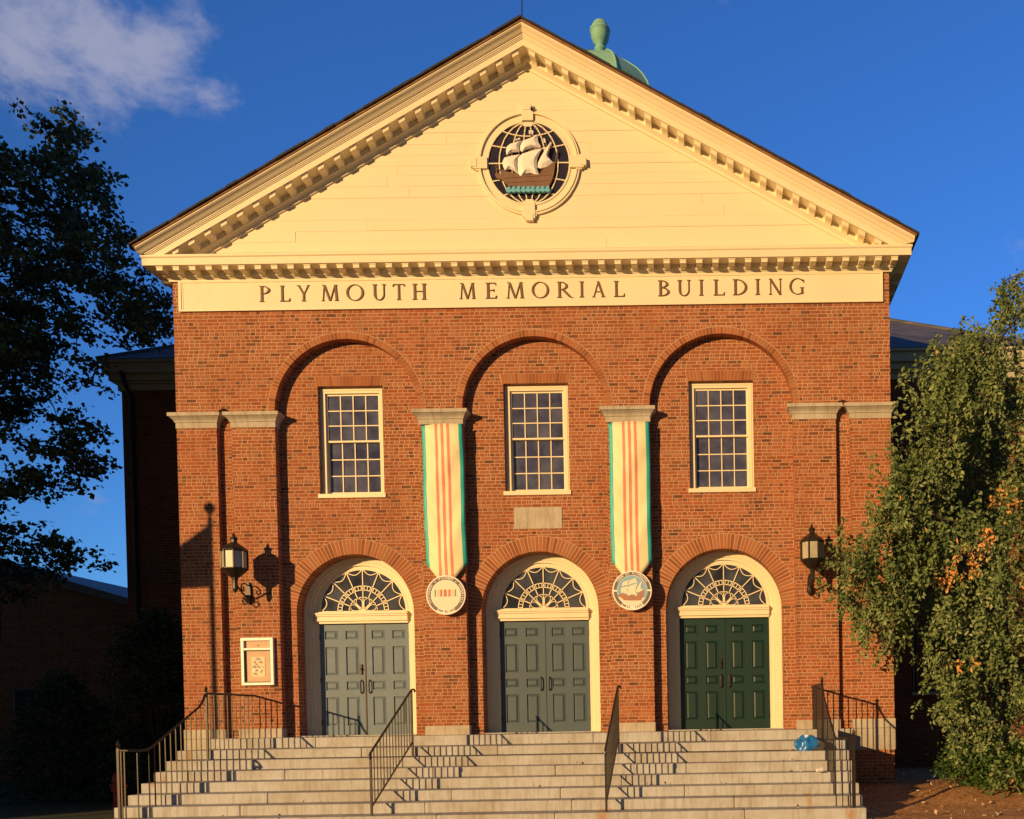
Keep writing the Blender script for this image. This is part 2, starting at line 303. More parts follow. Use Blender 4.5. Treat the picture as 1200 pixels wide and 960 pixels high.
# ------------------------------------------------------------------ mesh helpers
class MB:
    def __init__(s): s.v = []; s.f = []; s.mi = []
    def add(s, vs, fs, mi=0):
        b = len(s.v); s.v += [tuple(v) for v in vs]; s.f += [tuple(b + i for i in f) for f in fs]; s.mi += [mi] * len(fs); return s
    def box(s, x0, x1, y0, y1, z0, z1, mi=0):
        return s.add([(x, y, z) for z in (z0, z1) for y in (y0, y1) for x in (x0, x1)],
                     [(0, 2, 3, 1), (4, 5, 7, 6), (0, 1, 5, 4), (2, 6, 7, 3), (0, 4, 6, 2), (1, 3, 7, 5)], mi)
    def prism(s, pts, y0, y1, mi=0):            # polygon in x,z (any winding), extruded y0 (front) .. y1
        a = sum(pts[i][0] * pts[(i + 1) % len(pts)][1] - pts[(i + 1) % len(pts)][0] * pts[i][1] for i in range(len(pts)))
        if a < 0: pts = pts[::-1]
        n = len(pts)
        vs = [(x, y0, z) for x, z in pts] + [(x, y1, z) for x, z in pts]
        fs = [tuple(range(n)), tuple(range(2 * n - 1, n - 1, -1))] + [((i + 1) % n, i, n + i, n + (i + 1) % n) for i in range(n)]
        return s.add(vs, fs, mi)
    def ring(s, cx, cz, r0, r1, a0, a1, y0, y1, n=24, mi=0, ez=1.0):
        pts = [(cx + r1 * math.cos(a0 + (a1 - a0) * i / n), cz + ez * r1 * math.sin(a0 + (a1 - a0) * i / n)) for i in range(n + 1)]
        inn = [(cx + r0 * math.cos(a0 + (a1 - a0) * i / n), cz + ez * r0 * math.sin(a0 + (a1 - a0) * i / n)) for i in range(n + 1)]
        full = abs(abs(a1 - a0) - 2 * PI) < 1e-6
        vs = []; fs = []
        for i in range(n + 1):
            for (x, z) in (pts[i], inn[i]):
                vs += [(x, y0, z), (x, y1, z)]
        for i in range(n):
            a = 4 * i; b = 4 * (i + 1)
            fs += [(a, a + 2, b + 2, b), (a + 1, b + 1, b + 3, a + 3), (a, b, b + 1, a + 1), (a + 2, a + 3, b + 3, b + 2)]
        if not full: fs += [(0, 1, 3, 2), (4 * n, 4 * n + 2, 4 * n + 3, 4 * n + 1)]
        return s.add(vs, fs, mi)
    def tube(s, path, r, n=6, mi=0, r1=None, cap=True):
        P = [Vector(p) for p in path]; k = len(P); vs = []; fs = []; prev = None
        for i, p in enumerate(P):
            t = (P[min(i + 1, k - 1)] - P[max(i - 1, 0)]).normalized()
            if prev is None:
                a = Vector((0, 0, 1)) if abs(t.z) < .9 else Vector((1, 0, 0)); u = t.cross(a).normalized()
            else: u = (prev - t * prev.dot(t)).normalized()
            prev = u; w = t.cross(u)
            rr = r if r1 is None else r + (r1 - r) * i / (k - 1)
            for j in range(n): a = 2 * PI * (j + .5) / n; vs.append(p + (u * math.cos(a) + w * math.sin(a)) * rr)
        for i in range(k - 1):
            for j in range(n): fs.append((i * n + j, i * n + (j + 1) % n, (i + 1) * n + (j + 1) % n, (i + 1) * n + j))
        if cap: fs += [tuple(range(n - 1, -1, -1)), tuple(range((k - 1) * n, k * n))]
        return s.add(vs, fs, mi)
    def lathe(s, cx, cy, prof, n=16, mi=0, rot=0, cap=True):
        vs = []; fs = []
        for r, z in prof:
            for j in range(n): a = rot + 2 * PI * j / n; vs.append((cx + r * math.cos(a), cy + r * math.sin(a), z))
        for i in range(len(prof) - 1):
            for j in range(n): fs.append((i * n + j, i * n + (j + 1) % n, (i + 1) * n + (j + 1) % n, (i + 1) * n + j))
        if cap: fs += [tuple(range(n - 1, -1, -1)), tuple(range((len(prof) - 1) * n, len(prof) * n))]
        return s.add(vs, fs, mi)
    def build(s, name, mats, parent=None, smooth=False, bevel=0):
        me = bpy.data.meshes.new(name); me.from_pydata(s.v, [], s.f)
        if not isinstance(mats, (list, tuple)): mats = [mats]
        for m in mats: me.materials.append(m)
        me.polygons.foreach_set('material_index', s.mi)
        if smooth: me.polygons.foreach_set('use_smooth', [True] * len(me.polygons))
        me.update()
        o = bpy.data.objects.new(name, me); COL.objects.link(o)
        if parent is not None:
            o.parent = parent
            if parent.type == 'EMPTY' or parent.parent is not None or True:
                o.matrix_parent_inverse = Matrix.Identity(4)
        if bevel:
            b = o.modifiers.new('bevel', 'BEVEL'); b.width = bevel; b.segments = 2; b.limit_method = 'ANGLE'; b.angle_limit = R_(40)
        return o
def fixn(o):
    bm = bmesh.new(); bm.from_mesh(o.data); bmesh.ops.recalc_face_normals(bm, faces=bm.faces); bm.to_mesh(o.data); bm.free(); return o
def thing(name, label, cat, loc=(0, 0, 0), group=None):
    o = bpy.data.objects.new(name, None); COL.objects.link(o); o.location = loc; o.empty_display_size = .3
    o['label'] = label; o['category'] = cat
    if group: o['group'] = group
    return o
def tag(o, label, cat, group=None, kind=None):
    o['label'] = label; o['category'] = cat
    if group: o['group'] = group
    if kind: o['kind'] = kind
    return o
def struct(o, label=None, cat=None):
    o['kind'] = 'structure'
    if label: o['label'] = label
    if cat: o['category'] = cat
    return o
def copy_tree(o, parent=None):
    c = o.copy(); COL.objects.link(c); c.parent = parent
    for ch in list(o.children): copy_tree(ch, c)
    return c
def arch(cx, r, zs, zb, n=32):      # open profile left-bottom > over the arch > right-bottom
    return [(cx - r, zb)] + [(cx + r * math.cos(PI - PI * i / n), zs + r * math.sin(PI * i / n)) for i in range(n + 1)] + [(cx + r, zb)]

B = 3.67                       # bay spacing
ARC_R, ARC_Z = 1.41, 6.37      # big blind arches
DR, DZ = 1.165, 2.45           # door openings
YR = 0.19                      # recessed plane
ZB = 0.0

# ================================================================== ground
def gh(x, y):
    r = max(-1.45, min(-1.16, -1.16 + .11 * y)) - .012
    f = min(1, max(0, (x - 5.60) / .12)); q = -1.39 if y < -3 else -1.3; return q + (r - q) * f
gx = [-300, -60, -20, -10, -5, 0, 5.6, 5.72, 8, 11, 15, 20, 60, 300]; gy = [-200, -40, -8, -6, -4.5, -3.2, -2.64, -2, -1, 0, 3, 6, 12, 30, 100, 400]
g = MB().add([(x, y, gh(x, y)) for y in gy for x in gx], [(j * len(gx) + i, j * len(gx) + i + 1, (j + 1) * len(gx) + i + 1, (j + 1) * len(gx) + i) for j in range(len(gy) - 1) for i in range(len(gx) - 1)]).build('ground', M['grass_mat']); struct(g)
w = MB().add([(-5.9, -30, -1.386), (5.9, -30, -1.386), (5.9, -3.6, -1.386), (-5.9, -3.6, -1.386)], [(0, 1, 2, 3)]).build('path', M['concrete']); struct(w)
random.seed(3)
# planting bed to the right: gently uneven sheet
nx, ny = 150, 150; vs = []; fs = []
for j in range(ny + 1):
    for i in range(nx + 1):
        x = 5.75 + 9.5 * i / nx; y = -6.0 + 11.4 * j / ny
        e = min(i, nx - i, j, ny - j)
        vs.append((x, y, gh(x, y) + .008 + min(e, 3) / 3 * (.035 + .02 * math.sin(x * 2.1 + y) * math.cos(y * 1.7) + random.uniform(0, .022))))
for j in range(ny):
    for i in range(nx): a = j * (nx + 1) + i; fs.append((a, a + 1, a + nx + 2, a + nx + 1))
bed = MB().add(vs, fs).build('ground_mulch', M['mulch'], smooth=True); struct(bed)

# ================================================================== the building
BL = thing('memorial_building', 'red brick memorial hall with cream pediment, three arched double doors and PLYMOUTH MEMORIAL BUILDING lettering', 'building')

# --- front wall with blind arches and narrow slits: one comb shaped wall
SL = [(-6.22, -5.93), (5.92, 6.20)]
out = [(-7, 8.98), (-7, ZB)]
def slit(x0, x1):
    m = (x0 + x1) / 2; r = (x1 - x0) / 2
    return [(x0, ZB)] + [(m + r * math.cos(PI - PI * i / 8), 6.34 + r * math.sin(PI * i / 8) * .8) for i in range(9)] + [(x1, ZB)]
out += slit(*SL[0])
for k in (-1, 0, 1): out += arch(k * B, ARC_R, ARC_Z, ZB, 40)
out += slit(*SL[1])
out += [(7, ZB), (7, 8.98)]
fixn(MB().prism(out, 0, .195).build('front_wall', M['brick'], BL))
# slit backs and body of the block
for x0, x1 in SL: MB().box(x0 - .02, x1 + .02, .115, .194, ZB, 6.6).build('slit_back', M['brick'], BL)
body = MB().box(-7, -5.05, .193, 5.6, -.02, 8.98).box(5.05, 7, .193, 5.6, -.02, 8.98).box(-5.05, 5.05, .60, 5.6, 7.85, 8.98)
body.build('block_wall', M['brick'], BL)
fd = MB().box(-6.997, 6.997, .003, 5.6, -1.5, -.02); fd.build('foundation_wall', M['brick'], BL)
# --- recessed bay panels
def bay_panel(cx):
    m = MB()
    x0, x1 = cx - 1.47, cx + 1.47
    prof = arch(cx, DR, DZ, ZB, 40)
    m.prism([(x0, ZB)] + prof + [(x1, ZB), (x1, 4.3), (x0, 4.3)], YR, .505)
    m.box(x0, cx - .64, YR, .53, 4.302, 6.93); m.box(cx + .64, x1, YR, .53, 4.302, 6.93)
    m.box(cx - .64, cx + .64, YR, .53, 4.3, 4.78); m.box(x0, x1, YR, .53, 6.93, 7.83)
    o = fixn(m.build('recessed_bay_wall', M['brick'], BL))
    # voussoirs round the door: rowlock ring 0.295 deep
    v = MB(); r0, r1 = DR - .003, DR + .295
    n = 58
    for i in range(n):
        a0 = PI * i / n + .004; a1 = PI * (i + 1) / n - .0065
        pr = [(cx + r * math.cos(a), DZ + r * math.sin(a)) for r, a in ((r0, a0), (r1, a0 + .0012), (r1, a1 - .0012), (r0, a1))]
        v.prism(pr, YR - .004 - .0015 * (i % 2), .50)
    v.build('door_arch_brickwork', M['ring'], BL)
    mo = MB().ring(cx, DZ, DR - .001, DR + .305, 0, PI, YR - .001, .4, 60); fixn(mo.build('arch_mortar', M['mortar'], BL))
    # flat jack arch over the window
    v = MB(); n = 20; hw0, hw1 = .66, .70
    for i in range(n):
        f0, f1 = i / n, (i + 1) / n
        b0, b1 = cx - hw0 + 2 * hw0 * f0 + .004, cx - hw0 + 2 * hw0 * f1 - .004
        t0, t1 = cx - hw1 + 2 * hw1 * f0 + .004, cx - hw1 + 2 * hw1 * f1 - .004
        v.prism([(b0, 6.932), (b1, 6.932), (t1, 7.125), (t0, 7.125)], YR - .005, YR + .1)
    v.build('window_lintel_brickwork', M['ring'], BL)
    mo = MB().prism([(cx - .668, 6.931), (cx + .668, 6.931), (cx + .708, 7.132), (cx - .708, 7.132)], YR - .002, YR + .05).build('lintel_mortar', M['mortar'], BL)
for k in (-1, 0, 1): bay_panel(k * B)
# big arch rings (double rowlock, thin)
for k in (-1, 0, 1):
    cx = k * B; v = MB(); n = 66
    for i in range(n):
        a0 = PI * i / n + .003; a1 = PI * (i + 1) / n - .003
        pr = [(cx + r * math.cos(a), ARC_Z + r * math.sin(a)) for r, a in ((ARC_R - .003, a0), (ARC_R + .125, a0 + .0005), (ARC_R + .125, a1 - .0005), (ARC_R - .003, a1))]
        v.prism(pr, -.004 - .0012 * (i % 2), YR)
    v.build('blind_arch_brickwork', M['ring'], BL)
    fixn(MB().ring(cx, ARC_Z, ARC_R - .001, ARC_R + .137, 0, PI, -.0015, YR, 60).build('blind_arch_mortar', M['mortar'], BL))

# --- capitals and pier bases
PIERS = [(-7, -6.22, 1, 0), (-5.93, -5.08, 0, 0), (-2.26, -1.41, 0, 0), (1.41, 2.26, 0, 0), (5.08, 5.92, 0, 0), (6.20, 7, 0, 1)]
LV = [(6.08, .012), (6.185, .012), (6.19, .026), (6.205, .03), (6.225, .036), (6.25, .055), (6.275, .082), (6.29, .10), (6.293, .115), (6.36, .118), (6.362, .0)]
for x0, x1, ol, orr in PIERS:
    m = MB(); vs = []; fs = []
    yb = .187
    for z, o_ in LV:
        vs += [(x0 - o_, -o_, z), (x1 + o_, -o_, z), (x1 + o_, yb if not orr else 1.0, z), (x0 - o_, yb if not ol else 1.0, z)]
    nl = len(LV)
    for i in range(nl - 1):
        for j in range(4): fs.append((4 * i + j, 4 * i + (j + 1) % 4, 4 * i + 4 + (j + 1) % 4, 4 * i + 4 + j))
    fs += [(3, 2, 1, 0), tuple(4 * (nl - 1) + j for j in range(4))]
    m.add(vs, fs).build('pier_capital', M['stone'], BL)
    m = MB()
    if ol or orr:
        m.box(x0 - .02, x1 + .02, -.02, .5, -.005, .18); m.box(x0 - (.02 if ol else 1.2), x1 + (.02 if orr else 1.2), -.018, .4, -.43, -.009)
    else: m.box(x0 - .012, x1 + .012, -.014, .185, -.01, .18)
    m.build('pier_base', M['stone'], BL, bevel=.006)
tb = MB().box(-.475, .475, YR - .012, YR + .02, 4.06, 4.49).build('stone_tablet', M['stone'], BL, bevel=.004)

# --- windows
def window(cx, parent, ww=.64, z0=4.78, z1=6.93, y=YR, cols=4, rows=3, glass='glass', fr='cream', dy=0):
    f = MB(); c = .105
    f.box(cx - ww, cx - ww + c, y + .012, y + .16, z0, z1); f.box(cx + ww - c, cx + ww, y + .012, y + .16, z0, z1)
    f.box(cx - ww + c, cx + ww - c, y + .013, y + .16, z1 - .11, z1)
    f.box(cx - ww + .035, cx - ww + .06, y + .004, y + .012, z0 + .03, z1 - .04); f.box(cx + ww - .06, cx + ww - .035, y + .004, y + .012, z0 + .03, z1 - .04)
    f.box(cx - ww + .035, cx + ww - .035, y + .003, y + .013, z1 - .06, z1 - .035)
    fo = f.build('window_frame', M[fr], parent, bevel=.004)
    MB().box(cx - ww - .03, cx + ww + .03, y - .115, y + .15, z0 - .055, z0 + .028).build('window_sill', M[fr], fo, bevel=.006)
    zm = (z0 + z1) / 2 + .01; gx0, gx1 = cx - ww + c, cx + ww - c
    for nm, a, b, yy in (('upper_sash', zm, z1 - .11, y + .055), ('lower_sash', z0 + .028, zm + .03, y + .10)):
        s_ = MB(); st = .032; rb = .05 if nm == 'upper_sash' else .03
        bt = .035 if nm == 'upper_sash' else .075; tp = .035
        s_.box(gx0, gx0 + st, yy, yy + .04, a, b); s_.box(gx1 - st, gx1, yy, yy + .04, a, b)
        s_.box(gx0 + st, gx1 - st, yy + .001, yy + .04, a, a + bt); s_.box(gx0 + st, gx1 - st, yy + .001, yy + .04, b - tp, b)
        px0, px1, pz0, pz1 = gx0 + st, gx1 - st, a + bt, b - tp
        for i in range(1, cols): x = px0 + (px1 - px0) * i / cols; s_.box(x - .010, x + .010, yy + .006, yy + .036, pz0, pz1)
        for i in range(1, rows): z = pz0 + (pz1 - pz0) * i / rows; s_.box(px0, px1, yy + .008, yy + .034, z - .010, z + .010)
        so = s_.build(nm, M[fr], fo)
        gl = MB()
        for i in range(cols):
            for j in range(rows):
                gl.add([(px0 + (px1 - px0) * (i + u) / cols, yy + .022 + random.uniform(-.002, .002), pz0 + (pz1 - pz0) * (j + v) / rows) for u, v in ((0, 0), (1, 0), (1, 1), (0, 1))], [(0, 1, 2, 3)])
        # pane glass belongs to the sash but the sash is already a sub-part: keep it a sub-part of the frame
        gl.build('pane_glass', M[glass], fo)
    return fo
for k in (-1, 0, 1): window(k * B, BL, y=YR + .085)
# interior darkness painted as a black sheet behind the facade
MB().box(-5.04, 5.04, .9, 1.0, 0, 7.84).build('dark_backing', M['black'], BL)

# --- doors
DW, DH, YD = .915, 2.28, .65
def door_bay(cx, mat, lock):
    c = MB()
    def uring(r0, r1, y0, y1, zb=0.0):
        a = arch(cx, r1, DZ, zb, 40); b = arch(cx, r0, DZ, zb, 40)[::-1]; c.prism(a + b, y0, y1)
    uring(1.125, DR - .001, .50, .74); uring(1.095, 1.125, .515, .74); uring(1.055, 1.095, .53, .74); uring(1.0, 1.055, .555, .74); uring(DW, 1.0, .60, .74)
    # small applied beads along the arch casing
    bd = MB()
    for i in range(56):
        a = PI * (i + .5) / 56; bd.add([(cx + r * math.cos(a + da), .523, DZ + r * math.sin(a + da)) for r, da in ((1.065, -.008), (1.085, -.008), (1.085, .008), (1.065, .008))] +
                                       [(cx + r * math.cos(a + da), .531, DZ + r * math.sin(a + da)) for r, da in ((1.065, -.008), (1.085, -.008), (1.085, .008), (1.065, .008))],
                                       [(0, 1, 2, 3), (0, 4, 5, 1), (1, 5, 6, 2), (2, 6, 7, 3), (3, 7, 4, 0)])
    c.add(bd.v, bd.f)
    co = fixn(c.build('door_surround', M['cream'], BL, bevel=.003))
    t = MB()
    t.box(cx - DW, cx + DW, .565, .72, DH + .004, DZ + .075)
    t.box(cx - DW - .05, cx + DW + .001, .51, .565, DZ - .02, DZ + .012); t.box(cx - DW - .075, cx + DW + .001, .49, .565, DZ + .014, DZ + .05)
    t.box(cx - DW - .025, cx + DW + .001, .53, .565, DH + .05, DZ - .024); t.box(cx - DW, cx + DW, .545, .5645, DZ + .052, DZ + .074)
    t.build('transom_bar', M['cream'], co, bevel=.003)
    # fanlight
    FZ, FR = DZ + .078, .885
    fl = MB(); yy = .605
    fl.ring(cx, FZ, FR - .022, FR + .03, 0, PI, yy - .01, yy + .05, 48)
    fl.box(cx - FR, cx + FR, yy, yy + .03, FZ - .005, FZ + .014)
    def bar(p, q, w=.0095):
        d = Vector((q[0] - p[0], 0, q[1] - p[1])); L = d.length; d /= L; n_ = Vector((-d.z, 0, d.x)) * w
        a, b = Vector((p[0], 0, p[1])), Vector((q[0], 0, q[1]))
        fl.prism([(v.x, v.z) for v in (a - n_, b - n_, b + n_, a + n_)], yy, yy + .028)
    P = lambda r, a: (cx + r * FR * math.cos(a), FZ + r * FR * math.sin(a))
    for i in range(1, 8): bar(P(.06 if i in (2, 4, 6) else .30, PI * i / 8), P(.97, PI * i / 8))
    for r in (.585, .49): fl.ring(cx, FZ, r * FR - .008, r * FR + .008, 0, PI, yy, yy + .027, 40)
    for i in range(24): a = PI * (i + .5) / 24; bar(P(.50, a), P(.575, a), .007)
    for i in range(8):      # scallops along the rim
        a0, a1 = PI * i / 8, PI * (i + 1) / 8; pts = []
        for j in range(9):
            f = j / 8; a = a0 + (a1 - a0) * f; pts.append(P(.98 - .13 * math.sin(PI * f) ** .8, a))
        for j in range(8): bar(pts[j], pts[j + 1], .008)
        pts = []             # hearts round the hub
        lo, hi = (.14, .31)
        for j in range(9):
            f = j / 8; a = a0 + (a1 - a0) * f
            e = f if i % 2 == 0 else 1 - f
            pts.append(P(.30 + .03 * math.sin(PI * f), a))
        for j in range(8): bar(pts[j], pts[j + 1], .0075)
    for i in range(4):
        am = PI * (i + .5) / 4
        pts = [P(.20 + .115 * math.cos(t_), am + .30 * math.sin(t_)) for t_ in [2 * PI * j / 14 for j in range(15)]]
        for j in range(14): bar(pts[j], pts[j + 1], .0065)
    fl.ring(cx, FZ, .001, .06, 0, PI, yy - .004, yy + .03, 10)
    fo = fixn(fl.build('fanlight', M['cream'], BL))
    gl = MB()
    for i in range(8):
        a0, a1 = PI * i / 8, PI * (i + 1) / 8
        gl.add([(cx, yy + .02 + random.uniform(0, .004), FZ)] + [(cx + FR * math.cos(a0 + (a1 - a0) * j / 6), yy + .02 + random.uniform(0, .002), FZ + FR * math.sin(a0 + (a1 - a0) * j / 6)) for j in range(7)], [(0, j + 1, j + 2) for j in range(6)])
    gl.build('fanlight_glass', M['glass_fan'], fo)
    # leaves
    for sgn in (-1, 1):
        d = MB(); x0, x1 = (cx - DW + .004, cx - .006) if sgn < 0 else (cx + .006, cx + DW - .004)
        d.box(x0, x1, YD + .022, YD + .055, .008, DH)
        wl_ = x1 - x0
        colx = [(.085, .345), (.545, .805)] if True else None
        colx = [(x0 + .095, x0 + .355), (x0 + .515, x0 + .775)] if sgn < 0 else [(x0 + .13, x0 + .39), (x0 + .55, x0 + .81)]
        rows = [(1.965, 2.15), (1.235, 1.826), (.93, 1.12), (.205, .80)]
        xs = [x0, colx[0][0], colx[0][1], colx[1][0], colx[1][1], x1]
        for a, b in ((xs[0], xs[1]), (xs[2], xs[3]), (xs[4], xs[5])): d.box(a, b, YD, YD + .022, .008, DH)
        zs = [.008] + [v for r in rows[::-1] for v in r] + [DH]
        for a, b in colx:
            for i in range(0, len(zs), 2): d.box(a, b, YD, YD + .022, zs[i], zs[i + 1])
            for z0, z1 in rows:     # raised field
                q = [(.026, .004 + .018), (.032, .018), (.066, .003)]
                pr = [(o_, y_) for o_, y_ in ((.020, .0215), (.058, .002))]
                vs = []
                for o_, y_ in pr: vs += [(a + o_, YD + y_, z0 + o_), (b - o_, YD + y_, z0 + o_), (b - o_, YD + y_, z1 - o_), (a + o_, YD + y_, z1 - o_)]
                d.add(vs, [(0, 1, 5, 4), (1, 2, 6, 5), (2, 3, 7, 6), (3, 0, 4, 7), (4, 5, 6, 7)])
                for (bx0, bx1, bz0, bz1) in ((a, b, z0, z0 + .010), (a, b, z1 - .010, z1), (a, a + .010, z0 + .01, z1 - .01), (b - .010, b, z0 + .01, z1 - .01)):
                    d.box(bx0, bx1, YD - .006, YD + .02, bz0, bz1)
        do = d.build('door_leaf', mat, BL)
        h = MB(); hx = cx + sgn * .085
        h.tube([(hx, YD, 1.13), (hx, YD - .05, 1.115), (hx, YD - .055, 1.0), (hx, YD - .05, .885), (hx, YD, .87)], .012, 6)
        h.box(hx - .02, hx + .02, YD - .006, YD, 1.10, 1.15); h.box(hx - .02, hx + .02, YD - .006, YD, .85, .90)
        h.build('door_handle', M['bronze'], do)
        if sgn < 0 and lock:
            l_ = MB().box(hx - .025, hx + .02, YD - .03, YD, 1.25, 1.46); l_.tube([(hx, YD - .06, 1.36), (hx, YD - .03, 1.36)], .016, 8)
            l_.build('door_lock', M['bronze'], do)
        xx = x0 + .004 if sgn < 0 else x1 - .004
        for z in (.28, 1.15, 2.02): MB().tube([(xx, YD - .012, z - .05), (xx, YD - .012, z + .05)], .010, 6).build('door_hinge', M['bronze'], do)
    MB().box(cx - .012, cx + .012, YD - .012, YD - .001, .02, DH).build('astragal', mat if not lock else M['bronze'] if cx < -1 else mat, BL)
    MB().box(cx - DR + .01, cx + DR - .01, .20, .70, .001, .02).build('door_sill', M['granite'], BL)
door_bay(-B, M['door_grey'], True); door_bay(0, M['door_mid'], False); door_bay(B, M['door_green'], True)

# --- frieze with lettering
fz = MB().box(-6.87, 6.87, -.03, 0, 8.34, 8.93)
fo = fz.build('frieze', M['cream_frieze'], BL)
f2 = MB()
for a, b, c, d in ((-6.872, 6.872, 8.335, 8.365), (-6.872, 6.872, 8.885, 8.91)): f2.box(a, b, -.042, -.03, c, d)
f2.box(-6.872, -6.82, -.042, -.0305, 8.365, 8.885); f2.box(6.82, 6.872, -.042, -.0305, 8.365, 8.885)
f2.box(-6.80, -6.785, -.036, -.0305, 8.37, 8.88); f2.box(6.785, 6.80, -.036, -.0305, 8.37, 8.88)
f2.build('frieze_border', M['cream'], fo)
# roman capitals as polygons, unit height, built from strokes
TK, TN = .125, .045     # thick and thin stroke widths (in letter heights)
def glyph(ch):
    """returns (list of polygons, width)"""
    P = []; SR = .028
    def stem(x, w=TK, z0=0, z1=1, s0=True, s1=True):
        P.append([(x, z0), (x + w, z0), (x + w, z1), (x, z1)])
        if s0: P.append([(x - .07, z0), (x + w + .07, z0), (x + w + .07, z0 + SR), (x + w + .01, z0 + .06), (x - .01, z0 + .06), (x - .07, z0 + SR)])
        if s1: P.append([(x - .07, z1), (x - .07, z1 - SR), (x - .01, z1 - .06), (x + w + .01, z1 - .06), (x + w + .07, z1 - SR), (x + w + .07, z1)])
    def hb(x0, x1, z, t=TN): P.append([(x0, z - t / 2), (x1, z - t / 2), (x1, z + t / 2), (x0, z + t / 2)])
    def diag(xa, za, xb, zb, w): P.append([(xa - w / 2, za), (xa + w / 2, za), (xb + w / 2, zb), (xb - w / 2, zb)])
    def ser(x, z, w=.10): P.append([(x - w, z), (x + w, z), (x + w, z + (SR if z == 0 else -SR)), (x - w, z + (SR if z == 0 else -SR))])
    def bowl(cx, cz, rx, rz, a0, a1, tk=TK, tn=TN, n=18):
        o_, i_ = [], []
        for k in range(n + 1):
            a = a0 + (a1 - a0) * k / n; c, s = math.cos(a), math.sin(a)
            o_.append((cx + rx * c, cz + rz * s)); i_.append((cx + (rx - tk) * c, cz + (rz - tn) * s))
        P.append(o_ + i_[::-1])
    if ch == 'I': stem(.08); return P, .285
    if ch == 'L': stem(.08); hb(.15, .58, TN / 2 + .003); P.append([(.50, 0), (.58, 0), (.61, .20), (.575, .20), (.54, .07)]); return P, .62
    if ch == 'E':
        stem(.08); hb(.15, .56, TN / 2 + .003); hb(.15, .54, 1 - TN / 2 - .003); hb(.15, .46, .52)
        P.append([(.50, 0), (.56, 0), (.60, .18), (.565, .18)]); P.append([(.50, 1), (.54, 1), (.56, .84), (.53, .84)]); P.append([(.43, .44), (.46, .44), (.46, .60), (.43, .60)]); return P, .62
    if ch == 'T':
        stem(.33, s1=False); hb(.03, .75, 1 - TN / 2 - .003); P.append([(.0, .84), (.035, .84), (.10, .97), (.03, 1)]); P.append([(.78, .84), (.745, .84), (.68, .97), (.75, 1)]); return P, .78
    if ch == 'H': stem(.08); stem(.60); hb(.15, .65, .52); return P, .80
    if ch == 'P': stem(.08); bowl(.18, .74, .44, .26, -PI / 2, PI / 2); return P, .63
    if ch == 'R': stem(.08); bowl(.18, .74, .42, .26, -PI / 2, PI / 2); P.append([(.28, .48), (.42, .50), (.82, .02), (.92, -.02), (.78, -.02), (.66, .03)]); return P, .88
    if ch == 'B': stem(.08); bowl(.18, .765, .38, .235, -PI / 2, PI / 2); bowl(.18, .275, .44, .275, -PI / 2, PI / 2); return P, .64
    if ch == 'D': stem(.08); bowl(.20, .5, .56, .5, -PI / 2, PI / 2); return P, .78
    if ch == 'O': bowl(.5, .5, .49, .52, 0, PI); bowl(.5, .5, .49, .52, PI, 2 * PI); return P, 1.0
    if ch == 'G':
        bowl(.5, .5, .48, .52, R_(48), R_(318), n=30); stem(.70, .11, .02, .42, False, False); ser(.755, .42, .11); P[-1] = [(.63, .40), (.88, .40), (.88, .43), (.63, .43)]
        P.append([(.79, .84), (.86, .72), (.86, .93), (.82, .93)]); return P, .90
    if ch == 'U':
        stem(.08, s0=False, z0=.35); stem(.62, .06, s0=False, z0=.35)
        o_, i_ = [], []
        for k in range(17):
            a = PI + PI * k / 16; o_.append((.38 + .30 * math.cos(a), .36 + .38 * math.sin(a)))
            wv = TK if k < 8 else .06; f = k / 16; wv = TK * (1 - f) + .06 * f
            i_.append((.38 + (.30 - wv) * math.cos(a), .36 + (.38 - .055) * math.sin(a)))
        P.append(o_ + i_[::-1]); return P, .76
    if ch == 'A': diag(.12, 0, .42, 1, .05); diag(.72, 0, .40, 1, .13); hb(.22, .58, .34); ser(.12, 0); ser(.72, 0, .12); return P, .84
    if ch == 'Y': diag(.12, 1, .44, .46, .13); diag(.76, 1, .48, .46, .05); stem(.385, TK, 0, .48, True, False); ser(.12, 1, .11); ser(.76, 1); return P, .88
    if ch == 'N': stem(.10, .05); stem(.70, .05, s0=False); diag(.12, 1, .72, -.02, .14); return P, .84
    if ch == 'M':
        diag(.12, 0, .20, 1, .05); diag(.94, 0, .86, 1, .13); diag(.21, 1, .53, 0, .12); diag(.84, 1, .55, 0, .05)
        ser(.12, 0); ser(.94, 0, .12); ser(.17, 1, .09); ser(.89, 1, .09); return P, 1.06
    return P, .3
LX = 'PLYMOUTH MEMORIAL BUILDING'
ranges = [(50, 92, 0), (132, 172, 0), (200, 252, 0), (297, 367, 0), (397, 467, 0), (502, 555, 0), (583, 632, 0), (662, 718, 0),
          (850, 915, 0), (955, 1000, 0), (1038, 1110, 0), (1140, 1209, 0), (42, 108, 1), (132, 150, 1), (182, 235, 1), (270, 313, 1),
          (447, 493, 1), (525, 578, 1), (612, 630, 1), (670, 715, 1), (748, 805, 1), (838, 857, 1), (893, 945, 1), (975, 1035, 1)]
ri = 0
for ch in LX:
    if ch == ' ': continue
    a, b, s_ = ranges[ri]; ri += 1
    off = 640 if s_ else 290
    xa, xb = [-5.32 + (off + v / 3.4286 - 303) * .01667 for v in (a, b)]
    ps, wd = glyph(ch)
    mnx = min(p[0] for q in ps for p in q); mxx = max(p[0] for q in ps for p in q)
    sc = (xb - xa) / (mxx - mnx)
    let = MB()
    for j, q in enumerate(ps): let.prism([(xa + (px - mnx) * sc, 8.50 + pz * .305) for px, pz in q], -.048 - .0006 * j, -.028)
    fixn(let.build('letter', M['letter'], fo))

